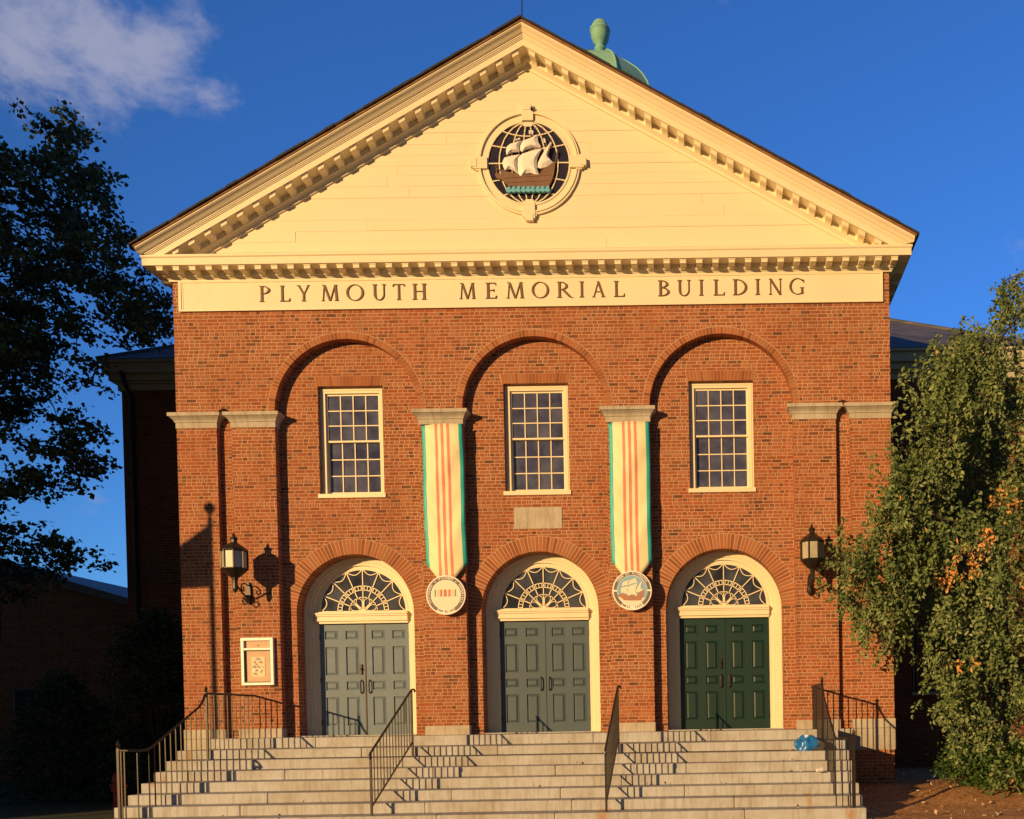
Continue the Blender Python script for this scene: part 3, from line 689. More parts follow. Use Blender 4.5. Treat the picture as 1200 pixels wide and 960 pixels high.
# --- horizontal cornice
cn = MB()
def hprof(prof, xe):      # profile points (y,z) swept along x, mitred returns to both sides
    n = len(prof); vs = []
    for (y, z) in prof:
        e = -y
        vs += [(-7 - e, y, z), (7 + e, y, z)]
    # returns backwards
    vb = [(-7 + y, 5.5, z) for y, z in prof] + [(7 - y, 5.5, z) for y, z in prof]
    fs = []
    for i in range(n - 1):
        a, b = 2 * i, 2 * (i + 1)
        fs.append((a, a + 1, b + 1, b)); fs.append((a, b, 2 * n + i + 1, 2 * n + i)); fs.append((a + 1, 3 * n + i, 3 * n + i + 1, b + 1))
    cn.add(vs + vb, fs)
hprof([(0, 8.91), (-.044, 8.912), (-.046, 8.935), (-.06, 8.95), (-.085, 8.975), (-.10, 8.985), (-.10, 9.07), (-.365, 9.071), (-.365, 9.205), (-.372, 9.208), (-.385, 9.225), (-.385, 9.262), (.1, 9.285)], 0)
co = fixn(cn.build('cornice', M['cream'], BL))
def modillion_mesh(slope=0.0, w=.118):
    prof = [(-.098, 0), (-.325, 0), (-.325, -.078), (-.29, -.083), (-.24, -.085), (-.18, -.075), (-.14, -.085), (-.11, -.10), (-.098, -.10)]
    vs = [(s_ * w / 2, y, z + slope * s_ * w / 2) for s_ in (-1, 1) for y, z in prof]; n = len(prof)
    fs = [tuple(range(n)), tuple(range(2 * n - 1, n - 1, -1))] + [(i, n + i, n + (i + 1) % n, (i + 1) % n) for i in range(n)]
    # small cap moulding round the top
    cw = w / 2 + .010
    m = MB().add(vs, fs); vv = []
    for s_ in (-1, 1):
        for y, z in ((-.098, 0), (-.336, 0), (-.336, -.020), (-.098, -.020)): vv.append((s_ * cw, y, z - .0015 + slope * s_ * cw))
    m.add(vv, [(0, 1, 2, 3), (7, 6, 5, 4), (1, 5, 6, 2), (2, 6, 7, 3), (0, 4, 5, 1), (0, 3, 7, 4)])
    return m
def copies(proto, locs, parent):
    proto.location = locs[0]; proto.parent = parent
    for l in locs[1:]:
        c = proto.copy(); COL.objects.link(c); c.parent = parent; c.location = l
PT = .3135
mo = fixn(modillion_mesh().build('modillion', M['cream'], co, bevel=.003))
copies(mo, [((i - 22.5) * PT, 0, 9.070) for i in range(46)], co)
# side modillions under the flank eaves (right side seen from below)
for sg in (1, -1):
    m2 = mo.copy(); COL.objects.link(m2); m2.parent = co; m2.rotation_euler = (0, 0, sg * PI / 2); m2.location = (sg * 7.0, .25, 9.070)
    for i in range(1, 9):
        c = m2.copy(); COL.objects.link(c); c.parent = co; c.location = (sg * 7.0, .25 + i * PT * 1.5, 9.070)

# --- raking cornices
ZA, SLP = 13.45, .5545
RP = [(.25, .0), (-.525, .0), (-.525, -.022), (-.505, -.045), (-.475, -.065), (-.455, -.085), (-.44, -.105), (-.425, -.12), (-.405, -.125), (-.405, -.150),
      (-.392, -.152), (-.392, -.175), (-.378, -.180), (-.378, -.198), (-.365, -.202), (-.365, -.325), (-.10, -.326), (-.10, -.435), (-.075, -.45), (-.05, -.475), (-.036, -.485), (-.036, -.545), (.0, -.548), (.25, -.548)]
XT = 7.40
for sg in (-1, 1):
    vs = []; n = len(RP)
    for y, v in RP:
        xe = min((ZA + v - 9.268) / SLP, XT)
        vs += [(0.0, y, ZA + v), (sg * xe, y, ZA + v - SLP * xe)]
    fs = [(2 * i, 2 * i + 1, 2 * ((i + 1) % n) + 1, 2 * ((i + 1) % n)) for i in range(n)] + [tuple(2 * i + 1 for i in range(n))]
    ro = fixn(MB().add(vs, fs).build('raking_cornice', M['cream'], BL))
    md = fixn(modillion_mesh(-sg * SLP).build('modillion', M['cream'], ro, bevel=.003))
    copies(md, [(sg * (.157 + PT * i), 0, ZA - .326 - SLP * (.157 + PT * i)) for i in range(22)], ro)
    # drip board and shingle edge
    e = MB(); vs = []
    for y, v in ((-.54, .0), (-.54, .045), (.2, .045), (.2, .0)):
        vs += [(0, y, ZA + v + .003), (sg * 7.43, y, ZA + v + .003 - SLP * 7.43)]
    e.add(vs, [(0, 1, 3, 2), (2, 3, 5, 4), (4, 5, 7, 6), (6, 7, 1, 0), (1, 7, 5, 3), (0, 2, 4, 6)])
    fixn(e.build('roof_edge_board', M['drip'], ro))
# roof covering, slightly ragged edge
rf = MB(); random.seed(8)
for sg in (-1, 1):
    N = 40
    for i in range(N):
        xa, xb = 7.48 * i / N, 7.48 * (i + 1) / N; yf = -.57 + random.uniform(-.012, .012); dz = random.uniform(0, .012)
        vs = []
        for y in (yf, 14.0):
            for x in (xa, xb):
                for v in (.05, .085 + dz): vs.append((sg * x, y, ZA + v - SLP * x))
        rf.add(vs, [(0, 2, 3, 1), (4, 5, 7, 6), (0, 1, 5, 4), (2, 6, 7, 3), (1, 3, 7, 5), (0, 4, 6, 2)])
ro = fixn(rf.build('roof', M['roof'], BL))
MB().tube([(.02, -.5, 13.45), (.03, -.5, 15.2)], .012, 6, r1=.005).build('lightning_rod', M['iron'], ro)
# flank eaves (gutter board above the side cornice)
for sg in (-1, 1):
    m = MB(); x0, x1 = sorted((sg * 7.0, sg * 7.39)); m.box(x0, x1, -.02, 5.5, 9.27, 9.31)
    m.box(min(sg * 7.375, sg * 7.39), max(sg * 7.375, sg * 7.39), -.36, 5.5, 9.24, 9.33); m.build('eaves_board', M['drip'], BL)

# --- tympanum boards
tm = MB(); z = 9.25; random.seed(5); hs_ = []
while z < 12.95:
    h = random.choice((.20, .21, .22, .19)); top = z + h - random.choice((.0008, .0008, .002, .004))
    xa = (ZA - .53 - z) / SLP; xb = max((ZA - .53 - top) / SLP, 0)
    cuts = [-xa] + sorted(random.uniform(-xa * .8, xa * .8) for _ in range(1 if xa > 2 else 0)) + [xa]
    for i in range(len(cuts) - 1):
        a, b = cuts[i], cuts[i + 1]; y0 = -.006 + random.uniform(-.004, .004)
        ta = max(a, -xb) if i else -xb; tb2 = min(b, xb) if i < len(cuts) - 2 else xb
        if ta > tb2: continue
        t_ = random.uniform(0, .004)
        vs = [(a + .002, y0, z), (b - .002, y0, z), (tb2 - .002, y0 + t_, top), (ta + .002, y0 + t_, top)]
        tm.add(vs + [(x, .06, zz) for x, _, zz in vs], [(0, 1, 2, 3), (0, 4, 5, 1), (1, 5, 6, 2), (2, 6, 7, 3), (3, 7, 4, 0)])
    z += h
ty = fixn(tm.build('tympanum', M['cream_board'], BL))
MB().prism([(-7.2, 9.2), (7.2, 9.2), (0, 13.2)], .02, .28).build('gable_wall', M['drip'], BL)

# --- round window with globe lattice and ship
CZ = 11.10
c = MB()
for r0, r1, y in ((.785, .82, -.05), (.82, .935, -.035), (.935, .96, -.075), (.96, 1.0, -.055)): c.ring(0, CZ, r0, r1, 0, 2 * PI, y, .0, 72)
for ang in (0, 90, 180, 270):       # stepped keys
    a = R_(ang)
    for w_, l0, l1, y in ((.11, .80, 1.075, -.085), (.075, 1.0, 1.125, -.095), (.14, .93, 1.03, -.068)):
        pts = [(l0, -w_), (l1, -w_), (l1, w_), (l0, w_)]
        c.prism([(p * math.cos(a) - q * math.sin(a), CZ + p * math.sin(a) + q * math.cos(a)) for p, q in pts], y, -.001)
RW = fixn(c.build('round_window_casing', M['cream'], BL))
gl = MB(); gl.add([(0, -.020, CZ)] + [(.80 * math.cos(2 * PI * i / 48), -.020, CZ + .80 * math.sin(2 * PI * i / 48)) for i in range(48)], [(0, i + 1, (i + 1) % 48 + 1) for i in range(48)])
gl.build('round_window_glass', M['glass_globe'], RW)
lt = MB(); RG = .785
def lbar(pts, w=.0105, y0=-.045, y1=-.022, mb=None):
    mb = mb or lt
    for i in range(len(pts) - 1):
        p, q = Vector((pts[i][0], 0, pts[i][1])), Vector((pts[i + 1][0], 0, pts[i + 1][1])); d = (q - p)
        if d.length < 1e-6: continue
        d.normalize(); n_ = Vector((-d.z, 0, d.x)) * w; p -= d * w * .3; q += d * w * .3
        mb.prism([(v.x, v.z) for v in (p - n_, q - n_, q + n_, p + n_)], y0, y1)
for k in (.13, .42, .73):
    for sg in (-1, 1): lbar([(sg * k * RG * math.cos(R_(a)), CZ + RG * math.sin(R_(a))) for a in range(-84, 85, 12)], y0=-.045 - .001 * k)
lbar([(-RG, CZ), (RG, CZ)], y0=-.0467)
for (zz, sag) in ((.345, -.075), (.615, -.10)):
    for sg in (-1, 1):
        hw = math.sqrt(RG ** 2 - zz ** 2)
        lbar([(hw * f, CZ + sg * (zz + sag * (1 - f * f))) for f in [i / 8 - 1 for i in range(17)]], y0=-.0475)
for sg in (-1, 1): lt.prism([(-.13, CZ + sg * .79), (.13, CZ + sg * .79), (.07, CZ + sg * .70), (-.07, CZ + sg * .70)], -.05, -.022)
fixn(lt.build('globe_lattice', M['cream'], RW))
def SP(pts): return [((x - 483) / 362.0, CZ - (y - 510) / 362.0) for x, y in pts]
hull = [(252, 590), (268, 585), (285, 600), (300, 560), (318, 575), (345, 580), (400, 592), (430, 610), (470, 600), (520, 600), (560, 600), (580, 570), (615, 548), (640, 530), (668, 515), (672, 545), (665, 590), (650, 640), (625, 685), (560, 690), (470, 688), (400, 685), (345, 680), (320, 655), (300, 635), (262, 622), (250, 605)]
sh = MB().prism(SP(hull), -.10, -.052)
sh.prism(SP([(300, 618), (640, 600), (636, 610), (300, 628)]), -.108, -.10); sh.prism(SP([(330, 650), (625, 640), (622, 648), (332, 658)]), -.108, -.10)
ho = fixn(sh.build('ship_hull', M['hull'], RW, bevel=.004))
SAILS = [[(435, 385), (450, 362), (500, 345), (556, 322), (552, 345), (556, 375), (575, 405), (560, 415), (520, 408), (470, 425), (440, 440), (430, 430), (428, 405)],
         [(332, 462), (328, 430), (338, 400), (360, 383), (400, 372), (440, 362), (425, 385), (420, 405), (425, 438), (400, 440), (370, 442), (345, 455)],
         [(412, 480), (440, 455), (500, 435), (580, 418), (565, 445), (548, 480), (540, 520), (545, 560), (560, 600), (558, 622), (530, 600), (500, 588), (460, 592), (425, 615), (412, 590), (408, 540)],
         [(305, 500), (318, 478), (360, 468), (425, 458), (410, 480), (402, 510), (402, 550), (412, 580), (408, 592), (380, 570), (350, 558), (320, 568), (308, 545), (302, 520)],
         [(645, 370), (650, 385), (632, 430), (622, 465), (625, 500), (660, 520), (610, 548), (570, 558), (548, 550), (552, 520), (570, 480), (605, 425)]]
for i, sl in enumerate(SAILS):
    s_ = MB(); pts = SP(sl); cx_ = sum(p[0] for p in pts) / len(pts); cz_ = sum(p[1] for p in pts) / len(pts)
    n = len(pts); vs = [(x, -.085, z) for x, z in pts] + [(cx_ + (x - cx_) * .6, -.125, cz_ + (z - cz_) * .6) for x, z in pts] + [(cx_, -.135, cz_)]
    fs = [(j, (j + 1) % n, n + (j + 1) % n, n + j) for j in range(n)] + [(n + j, n + (j + 1) % n, 2 * n) for j in range(n)]
    vs += [(x, -.06, z) for x, z in pts]; fs += [(j, 2 * n + 1 + j, 2 * n + 1 + (j + 1) % n, (j + 1) % n) for j in range(n)]
    fixn(s_.add(vs, fs).build('sail', M['sail'], RW, smooth=False))
ms_ = MB()
for a, b in (((505, 300), (510, 600)), ((410, 350), (430, 610)), ((605, 350), (640, 545)), ((250, 540), (330, 600)), ((258, 530), (258, 600)), ((690, 430), (668, 540))): lbar(SP([a, b]), .008, -.082, -.062, ms_)
ms_.build('ship_mast', M['hull'], RW)
pn = MB()
for q in ([(490, 290), (522, 292), (520, 318), (492, 315)], [(592, 345), (608, 350), (606, 378), (594, 372)], [(395, 350), (425, 340), (430, 350), (398, 360)]): pn.prism(SP(q), -.075, -.062)
pn.build('pennant', M['sail'], RW)
wv = MB()
for i in range(9):
    x = 345 + i * 34; wv.prism(SP([(x - 22, 712), (x - 10, 690), (x + 4, 684), (x + 16, 694), (x + 8, 702), (x + 20, 716), (x + 6, 728), (x - 12, 724)]), -.115 - .003 * (i % 3), -.053)
fixn(wv.build('sea_wave', M['wave'], RW, bevel=.004))
# small floodlight arm above the round window
fa = MB().tube([(.05, -.01, 11.95), (.05, -.05, 12.12), (.06, -.09, 12.16)], .008, 6)
fa.lathe(.09, -.10, [(.012, 12.07), (.026, 12.09), (.02, 12.14)], 8)
fa.build('floodlight', M['iron'], BL)

# --- rear block, flanking wings
WY, WX, WE = 5.4, 11.5, 11.78
wb = MB().box(-WX, WX, WY, 26, -1.5, 8.98); wb.build('wing_wall', M['brick_shade'], BL)
wc = MB()
for e, z0, z1 in ((.06, 8.80, 8.95), (.12, 8.952, 9.0), (.20, 9.002, 9.16), (.30, 9.162, 9.40), (.36, 9.402, 9.47)):
    wc.box(-WX - e, WX + e, WY - e, 26 + e, z0, z1)
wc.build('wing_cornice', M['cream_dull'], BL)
ex, ey0, ey1, ez, pp = WX + .37, WY - .37, 26.4, 9.48, .64
kk = 9.0
rv = [(-ex, ey0, ez), (ex, ey0, ez), (ex, ey1, ez), (-ex, ey1, ez), (-ex + kk, ey0 + kk, ez + kk * pp), (ex - kk, ey0 + kk, ez + kk * pp), (ex - kk, ey1 - kk, ez + kk * pp), (-ex + kk, ey1 - kk, ez + kk * pp)]
wr = MB().add(rv, [(0, 1, 5, 4), (1, 2, 6, 5), (2, 3, 7, 6), (3, 0, 4, 7), (4, 5, 6, 7), (3, 2, 1, 0)]).build('wing_roof', M['slate'], BL)
for a, b in ((0, 4), (1, 5)): MB().tube([rv[a], rv[b]], .06, 6).build('hip_ridge', M['slate'], wr)
dp = MB().tube([(-11.30, WY - .30, 9.2), (-11.28, WY - .22, 8.9), (-11.2, WY - .10, 8.6), (-11.2, WY - .08, -1.2)], .055, 8)
dp.build('downspout', M['black'], BL)
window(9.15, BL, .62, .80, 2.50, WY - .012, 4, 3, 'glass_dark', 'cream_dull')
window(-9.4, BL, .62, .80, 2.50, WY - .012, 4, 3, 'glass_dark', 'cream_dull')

# --- cupola
kx, ky, sc = .0, 12.8, 1.0548
zz = lambda z: .233 + (z - .233) * sc
cu = MB().lathe(kx, ky, [(1.9, 12.5), (1.9, zz(18.6)), (2.0, zz(18.7)), (2.0, zz(18.9))], 8, rot=PI / 8)
cuo = cu.build('cupola', M['cream'], BL)
DP = [(2.05, 18.9), (1.98, 19.1), (1.86, 19.5), (1.72, 19.95), (1.56, 20.22), (1.36, 20.46), (1.12, 20.66), (.88, 20.84), (.66, 20.98), (.58, 21.02), (.30, 21.06), (.16, 21.08)]
dm = MB().lathe(kx, ky, [(r_, zz(z)) for r_, z in DP], 8, rot=PI / 8)
dmo = dm.build('dome', M['copper'], cuo)
rb = MB()
for j in range(8):
    a = PI / 8 + PI * j / 4; pr = DP[1:9]
    rb.tube([(kx + (r + .01) * math.cos(a), ky + (r + .01) * math.sin(a), zz(z)) for r, z in pr], .03, 5)
rb.build('dome_rib', M['copper'], cuo)
fn = MB().lathe(kx, ky, [(r_ * .90, zz(z - .04)) for r_, z in [(.30, 21.0), (.30, 21.18), (.19, 21.22), (.16, 21.27), (.16, 21.38), (.22, 21.41), (.22, 21.48), (.15, 21.51), (.15, 21.56), (.26, 21.66), (.33, 21.80), (.345, 21.92), (.345, 21.98), (.38, 22.0), (.38, 22.06), (.33, 22.09), (.30, 22.18), (.23, 22.28), (.12, 22.34), (.02, 22.37)]], 14)
fn.build('finial', M['copper'], cuo, smooth=True)

# ================================================================== steps
ST = thing('stone_staircase', 'broad pale granite staircase climbing to the three doors', 'staircase', (0, 0, 0))
random.seed(21)
Z0, RI, TR, LY = -.192, .169, .3515, -1.66
PLY = -.75
SX0, SX1 = -6.19, 5.80
def blocks(m, x0, x1, y0, y1, z0, z1, n):
    cuts = [x0] + sorted(x0 + (x1 - x0) * (i + 1) / n + random.uniform(-.5, .5) for i in range(n - 1)) + [x1]
    for i in range(n): m.box(cuts[i] + (.003 if i else 0), cuts[i + 1] - (.003 if i < n - 1 else 0), y0 + random.uniform(-.003, .003), y1, z0, z1 + random.uniform(-.003, .002))
m = MB(); blocks(m, SX0 + .02, SX1 - .02, PLY, .0, Z0 + .001, -.001, 5); m.box(-5.05, 5.05, .0, .71, Z0 + .002, -.002); m.build('door_platform', M['granite'], ST, bevel=.012)
m = MB(); blocks(m, SX0, SX1, LY, -.022, Z0 - .16, Z0, 4); m.build('landing', M['granite'], ST, bevel=.012)
for k in range(1, 7):
    m = MB(); yb = LY - (k - 1) * TR + .02
    blocks(m, SX0, SX1, LY - k * TR - (.15 if k == 6 else 0) * 0, yb, Z0 - (k + 1) * RI - (.25 if k == 6 else 0), Z0 - k * RI, random.choice((3, 4, 5)))
    m.build('step', M['granite'], ST, bevel=.014)
MB().box(SX0 + .02, SX1 - .02, LY - 5.5 * TR + .5, -.03, -1.4, Z0 - 1.05).build('stair_core', M['granite'], ST)
MB().prism([(SX0 + .04, -1.4), (SX1 - .04, -1.4), (SX1 - .04, Z0 - .17), (SX0 + .04, Z0 - .17)], LY + .03, -.03).build('stair_core', M['brick'], ST)
for k in range(1, 6): MB().box(SX0 + .05, SX1 - .05, LY - k * TR + .03, LY - (k - 1) * TR + .04, -1.4, Z0 - k * RI - .10).build('stair_core', M['granite'], ST)

# ================================================================== handrails
def newel(m, x, y, z0, z1, fin=True):
    m.box(x - .018, x + .018, y - .018, y + .018, z0, z1)
    if fin: m.lathe(x, y, [(.018, z1), (.03, z1 + .012), (.018, z1 + .024), (.028, z1 + .05), (.022, z1 + .075), (.008, z1 + .10), (.004, z1 + .13)], 8)
def side_rail(sg, label):
    t = thing('handrail', label, 'handrail', (-.12 + sg * 5.49, LY - .1, Z0), 'iron handrails of the front steps')
    L = Vector(t.location)
    def off(mb): mb.v = [tuple(Vector(v) - L) for v in mb.v]; return mb
    X = -.12 + sg * 5.49; XB = -.145 + sg * 5.77; YT = LY - .06; YB = LY - 5.78 * TR
    zt = .83
    path = [(X, -.01, zt), (X, YT, zt), (X, YT - .05, zt - .04), (X, YT - .10, zt - .13), (X, YT - .22, zt - .24)]
    y2 = LY - 4.75 * TR; z2 = zt - .24 - (YT - .22 - y2) * (RI / TR) * 1.0
    path += [(X, y2, z2), (X + sg * .01, y2 - .10, z2 - .035), (X + sg * .05, y2 - .18, z2 - .045), (X + sg * .16, YB, z2 - .04), (XB, YB, z2 - .035)]
    rl = MB()
    for a, b in zip(path[:-1], path[1:]): pass
    rl.tube(path, .020, 6); rl.v = [(x, y, z) for x, y, z in rl.v]
    off(rl).build('top_rail', M['iron'], t)
    n = MB(); newel(n, X, YT, Z0 - RI, zt + .02); off(n).build('newel_post', M['iron'], t)
    n = MB(); newel(n, XB, YB, Z0 - 6 * RI, z2 + .0); off(n).build('newel_post', M['iron'], t)
    def zr(y):
        P2 = [(p[1], p[2]) for p in path]
        for (ya, za), (yb, zb) in zip(P2[:-1], P2[1:]):
            if yb <= y <= ya and ya > yb: return za + (zb - za) * (ya - y) / (ya - yb)
        return z2 - .04
    def zf(y):
        if y > PLY: return 0.0
        if y > LY: return Z0
        k = math.ceil((LY - y) / TR); return Z0 - min(k, 6) * RI
    y = -.12
    while y > YB + .09:
        if abs(y - YT) > .05:
            xx = X + (0 if y > y2 - .1 else sg * .16 * (y2 - .1 - y) / (y2 - .1 - YB))
            off(MB().box(xx - .007, xx + .007, y - .007, y + .007, zf(y) - .02, zr(y))).build('baluster', M['iron'], t)
        y -= .15
    y = LY - 5 * TR - .12
    for f in (.35, .7):
        xx = X + sg * .16 + (XB - X - sg * .16) * f; off(MB().box(xx - .0085, xx + .0085, YB - .0085, YB + .0085, Z0 - 6 * RI - .02, z2 - .04)).build('baluster', M['iron'], t)
    return t
side_rail(-1, 'left outer curved iron handrail beside the dark bush')
side_rail(1, 'right outer curved iron handrail beside the blue bag')
def mid_rail(X, label):
    t = thing('handrail', label, 'handrail', (X, LY - .1, Z0), 'iron handrails of the front steps')
    L = Vector(t.location)
    def off(mb): mb.v = [tuple(Vector(v) - L) for v in mb.v]; return mb
    YT = LY - .06; YB = LY - 5.85 * TR; zt, zb = .83, -.22
    s_ = (zt - zb) / (YT - YB)
    off(MB().tube([(X + .05, YT + .03, zt - .03), (X + .04, YT + .06, zt), (X + .01, YT + .05, zt + .015), (X, YT, zt), (X, YB, zb), (X, YB - .03, zb - .03), (X, YB - .035, zb - .07), (X, YB - .015, zb - .09)], .018, 6)).build('top_rail', M['iron'], t)
    bz0, bz1 = -.10, -1.07
    off(MB().tube([(X, YT, bz0), (X, YB, bz1)], .014, 4)).build('bottom_rail', M['iron'], t)
    off(MB().box(X - .016, X + .016, YT - .016, YT + .016, Z0 - RI - .02, zt)).build('newel_post', M['iron'], t)
    off(MB().box(X - .016, X + .016, YB - .016, YB + .016, Z0 - 6 * RI - .02, zb)).build('newel_post', M['iron'], t)
    N = 14
    for i in range(1, N):
        f = i / N; y = YT + (YB - YT) * f
        off(MB().box(X - .007, X + .007, y - .007, y + .007, bz0 + (bz1 - bz0) * f, zt + (zb - zt) * f)).build('baluster', M['iron'], t)
mid_rail(-1.96, 'straight iron handrail on the steps below the left banner')
mid_rail(1.72, 'straight iron handrail on the steps below the right banner')

# ================================================================== wall lanterns
def lantern(X, label):
    t = thing('wall_lantern', label, 'lantern', (X, 0, 2.62), 'wall lanterns'); y0 = -.52
    def off(mb): mb.v = [(x - X, y, z - 2.58) for x, y, z in mb.v]; return mb
    b = MB()
    b.prism([(X + .055 * math.cos(a) * (1 if math.sin(a) < 0 else .9), 2.80 + .22 * math.sin(a)) for a in [2 * PI * i / 16 for i in range(16)]], -.05, 0)
    b.lathe(X, -.05, [(.05, 2.62), (.07, 2.68), (.05, 2.76)], 8)
    b.tube([(X, -.04, 2.72), (X, -.20, 2.74), (X, -.36, 2.84), (X, y0, 2.93)], .018, 6)
    b.tube([(X, -.05, 2.95), (X, -.16, 2.98), (X, -.28, 2.94), (X, -.30, 2.86), (X, -.24, 2.82), (X, -.19, 2.86), (X, -.22, 2.90)], .013, 6)
    b.tube([(X, -.06, 2.60), (X, -.18, 2.56), (X, -.26, 2.62), (X, -.22, 2.69), (X, -.16, 2.66)], .012, 6)
    off(b).build('bracket', M['iron'], t)
    b = MB()
    b.lathe(X, y0, [(.012, 2.74), (.035, 2.78), (.05, 2.82), (.045, 2.92), (.05, 2.98), (.06, 3.03), (.10, 3.05), (.20, 3.15), (.235, 3.19), (.235, 3.205)], 8, rot=PI / 8)
    b.lathe(X, y0, [(.235, 3.52), (.25, 3.53), (.245, 3.55), (.20, 3.60), (.09, 3.68), (.055, 3.70), (.055, 3.75), (.07, 3.76), (.06, 3.80), (.02, 3.82), (.03, 3.84), (.012, 3.87), (.004, 3.90)], 8, rot=PI / 8)
    for j in range(8):
        a = PI / 8 + PI * j / 4; b.tube([(X + .228 * math.cos(a), y0 + .228 * math.sin(a), 3.20), (X + .228 * math.cos(a), y0 + .228 * math.sin(a), 3.525)], .014, 4)
    off(b).build('lantern_frame', M['iron'], t)
    off(MB().lathe(X, y0, [(.215, 3.205), (.215, 3.52)], 8, rot=PI / 8)).build('lantern_glass', M['lampglass'], t)
lantern(-5.67, 'black iron wall lantern above the white notice board')
lantern(5.36, 'black iron wall lantern beside the leafy tree branch')

# ================================================================== banners with discs
def arc_text(mb_parent, txt, cx, cz, r, a_mid, up, size, y, mat, span):
    n = len(txt); objs = []
    cu_verts = MB()
    for i, ch in enumerate(txt):
        if ch == ' ': continue
        f = (i - (n - 1) / 2) / max(n - 1, 1)
        a = a_mid - f * span if up else a_mid + f * span
        fc = bpy.data.curves.new('t', 'FONT'); fc.body = ch; fc.size = size; fc.align_x = 'CENTER'; fc.align_y = 'CENTER'; fc.offset = size * .02
        o = bpy.data.objects.new('t', fc); COL.objects.link(o)
        dg = bpy.context.evaluated_depsgraph_get(); me = bpy.data.meshes.new_from_object(o.evaluated_get(dg))
        rot = (a - PI / 2) if up else (a + PI / 2)
        c_, s_ = math.cos(rot), math.sin(rot)
        px, pz = cx + r * math.cos(a), cz + r * math.sin(a)
        cu_verts.add([(px + v.co.x * c_ - v.co.y * s_, y, pz + v.co.x * s_ + v.co.y * c_) for v in me.vertices], [tuple(p.vertices) for p in me.polygons])
        bpy.data.objects.remove(o); bpy.data.curves.remove(fc); bpy.data.meshes.remove(me)
    return cu_verts.build('disc_lettering', mat, mb_parent)
def disc_base(t, cx, cz, y, r):
    d = MB()
    d.ring(0, cz, .001, r, 0, 2 * PI, y, y + .03, 56); o = fixn(d.build('disc', M['disc_white'], t))
    return o
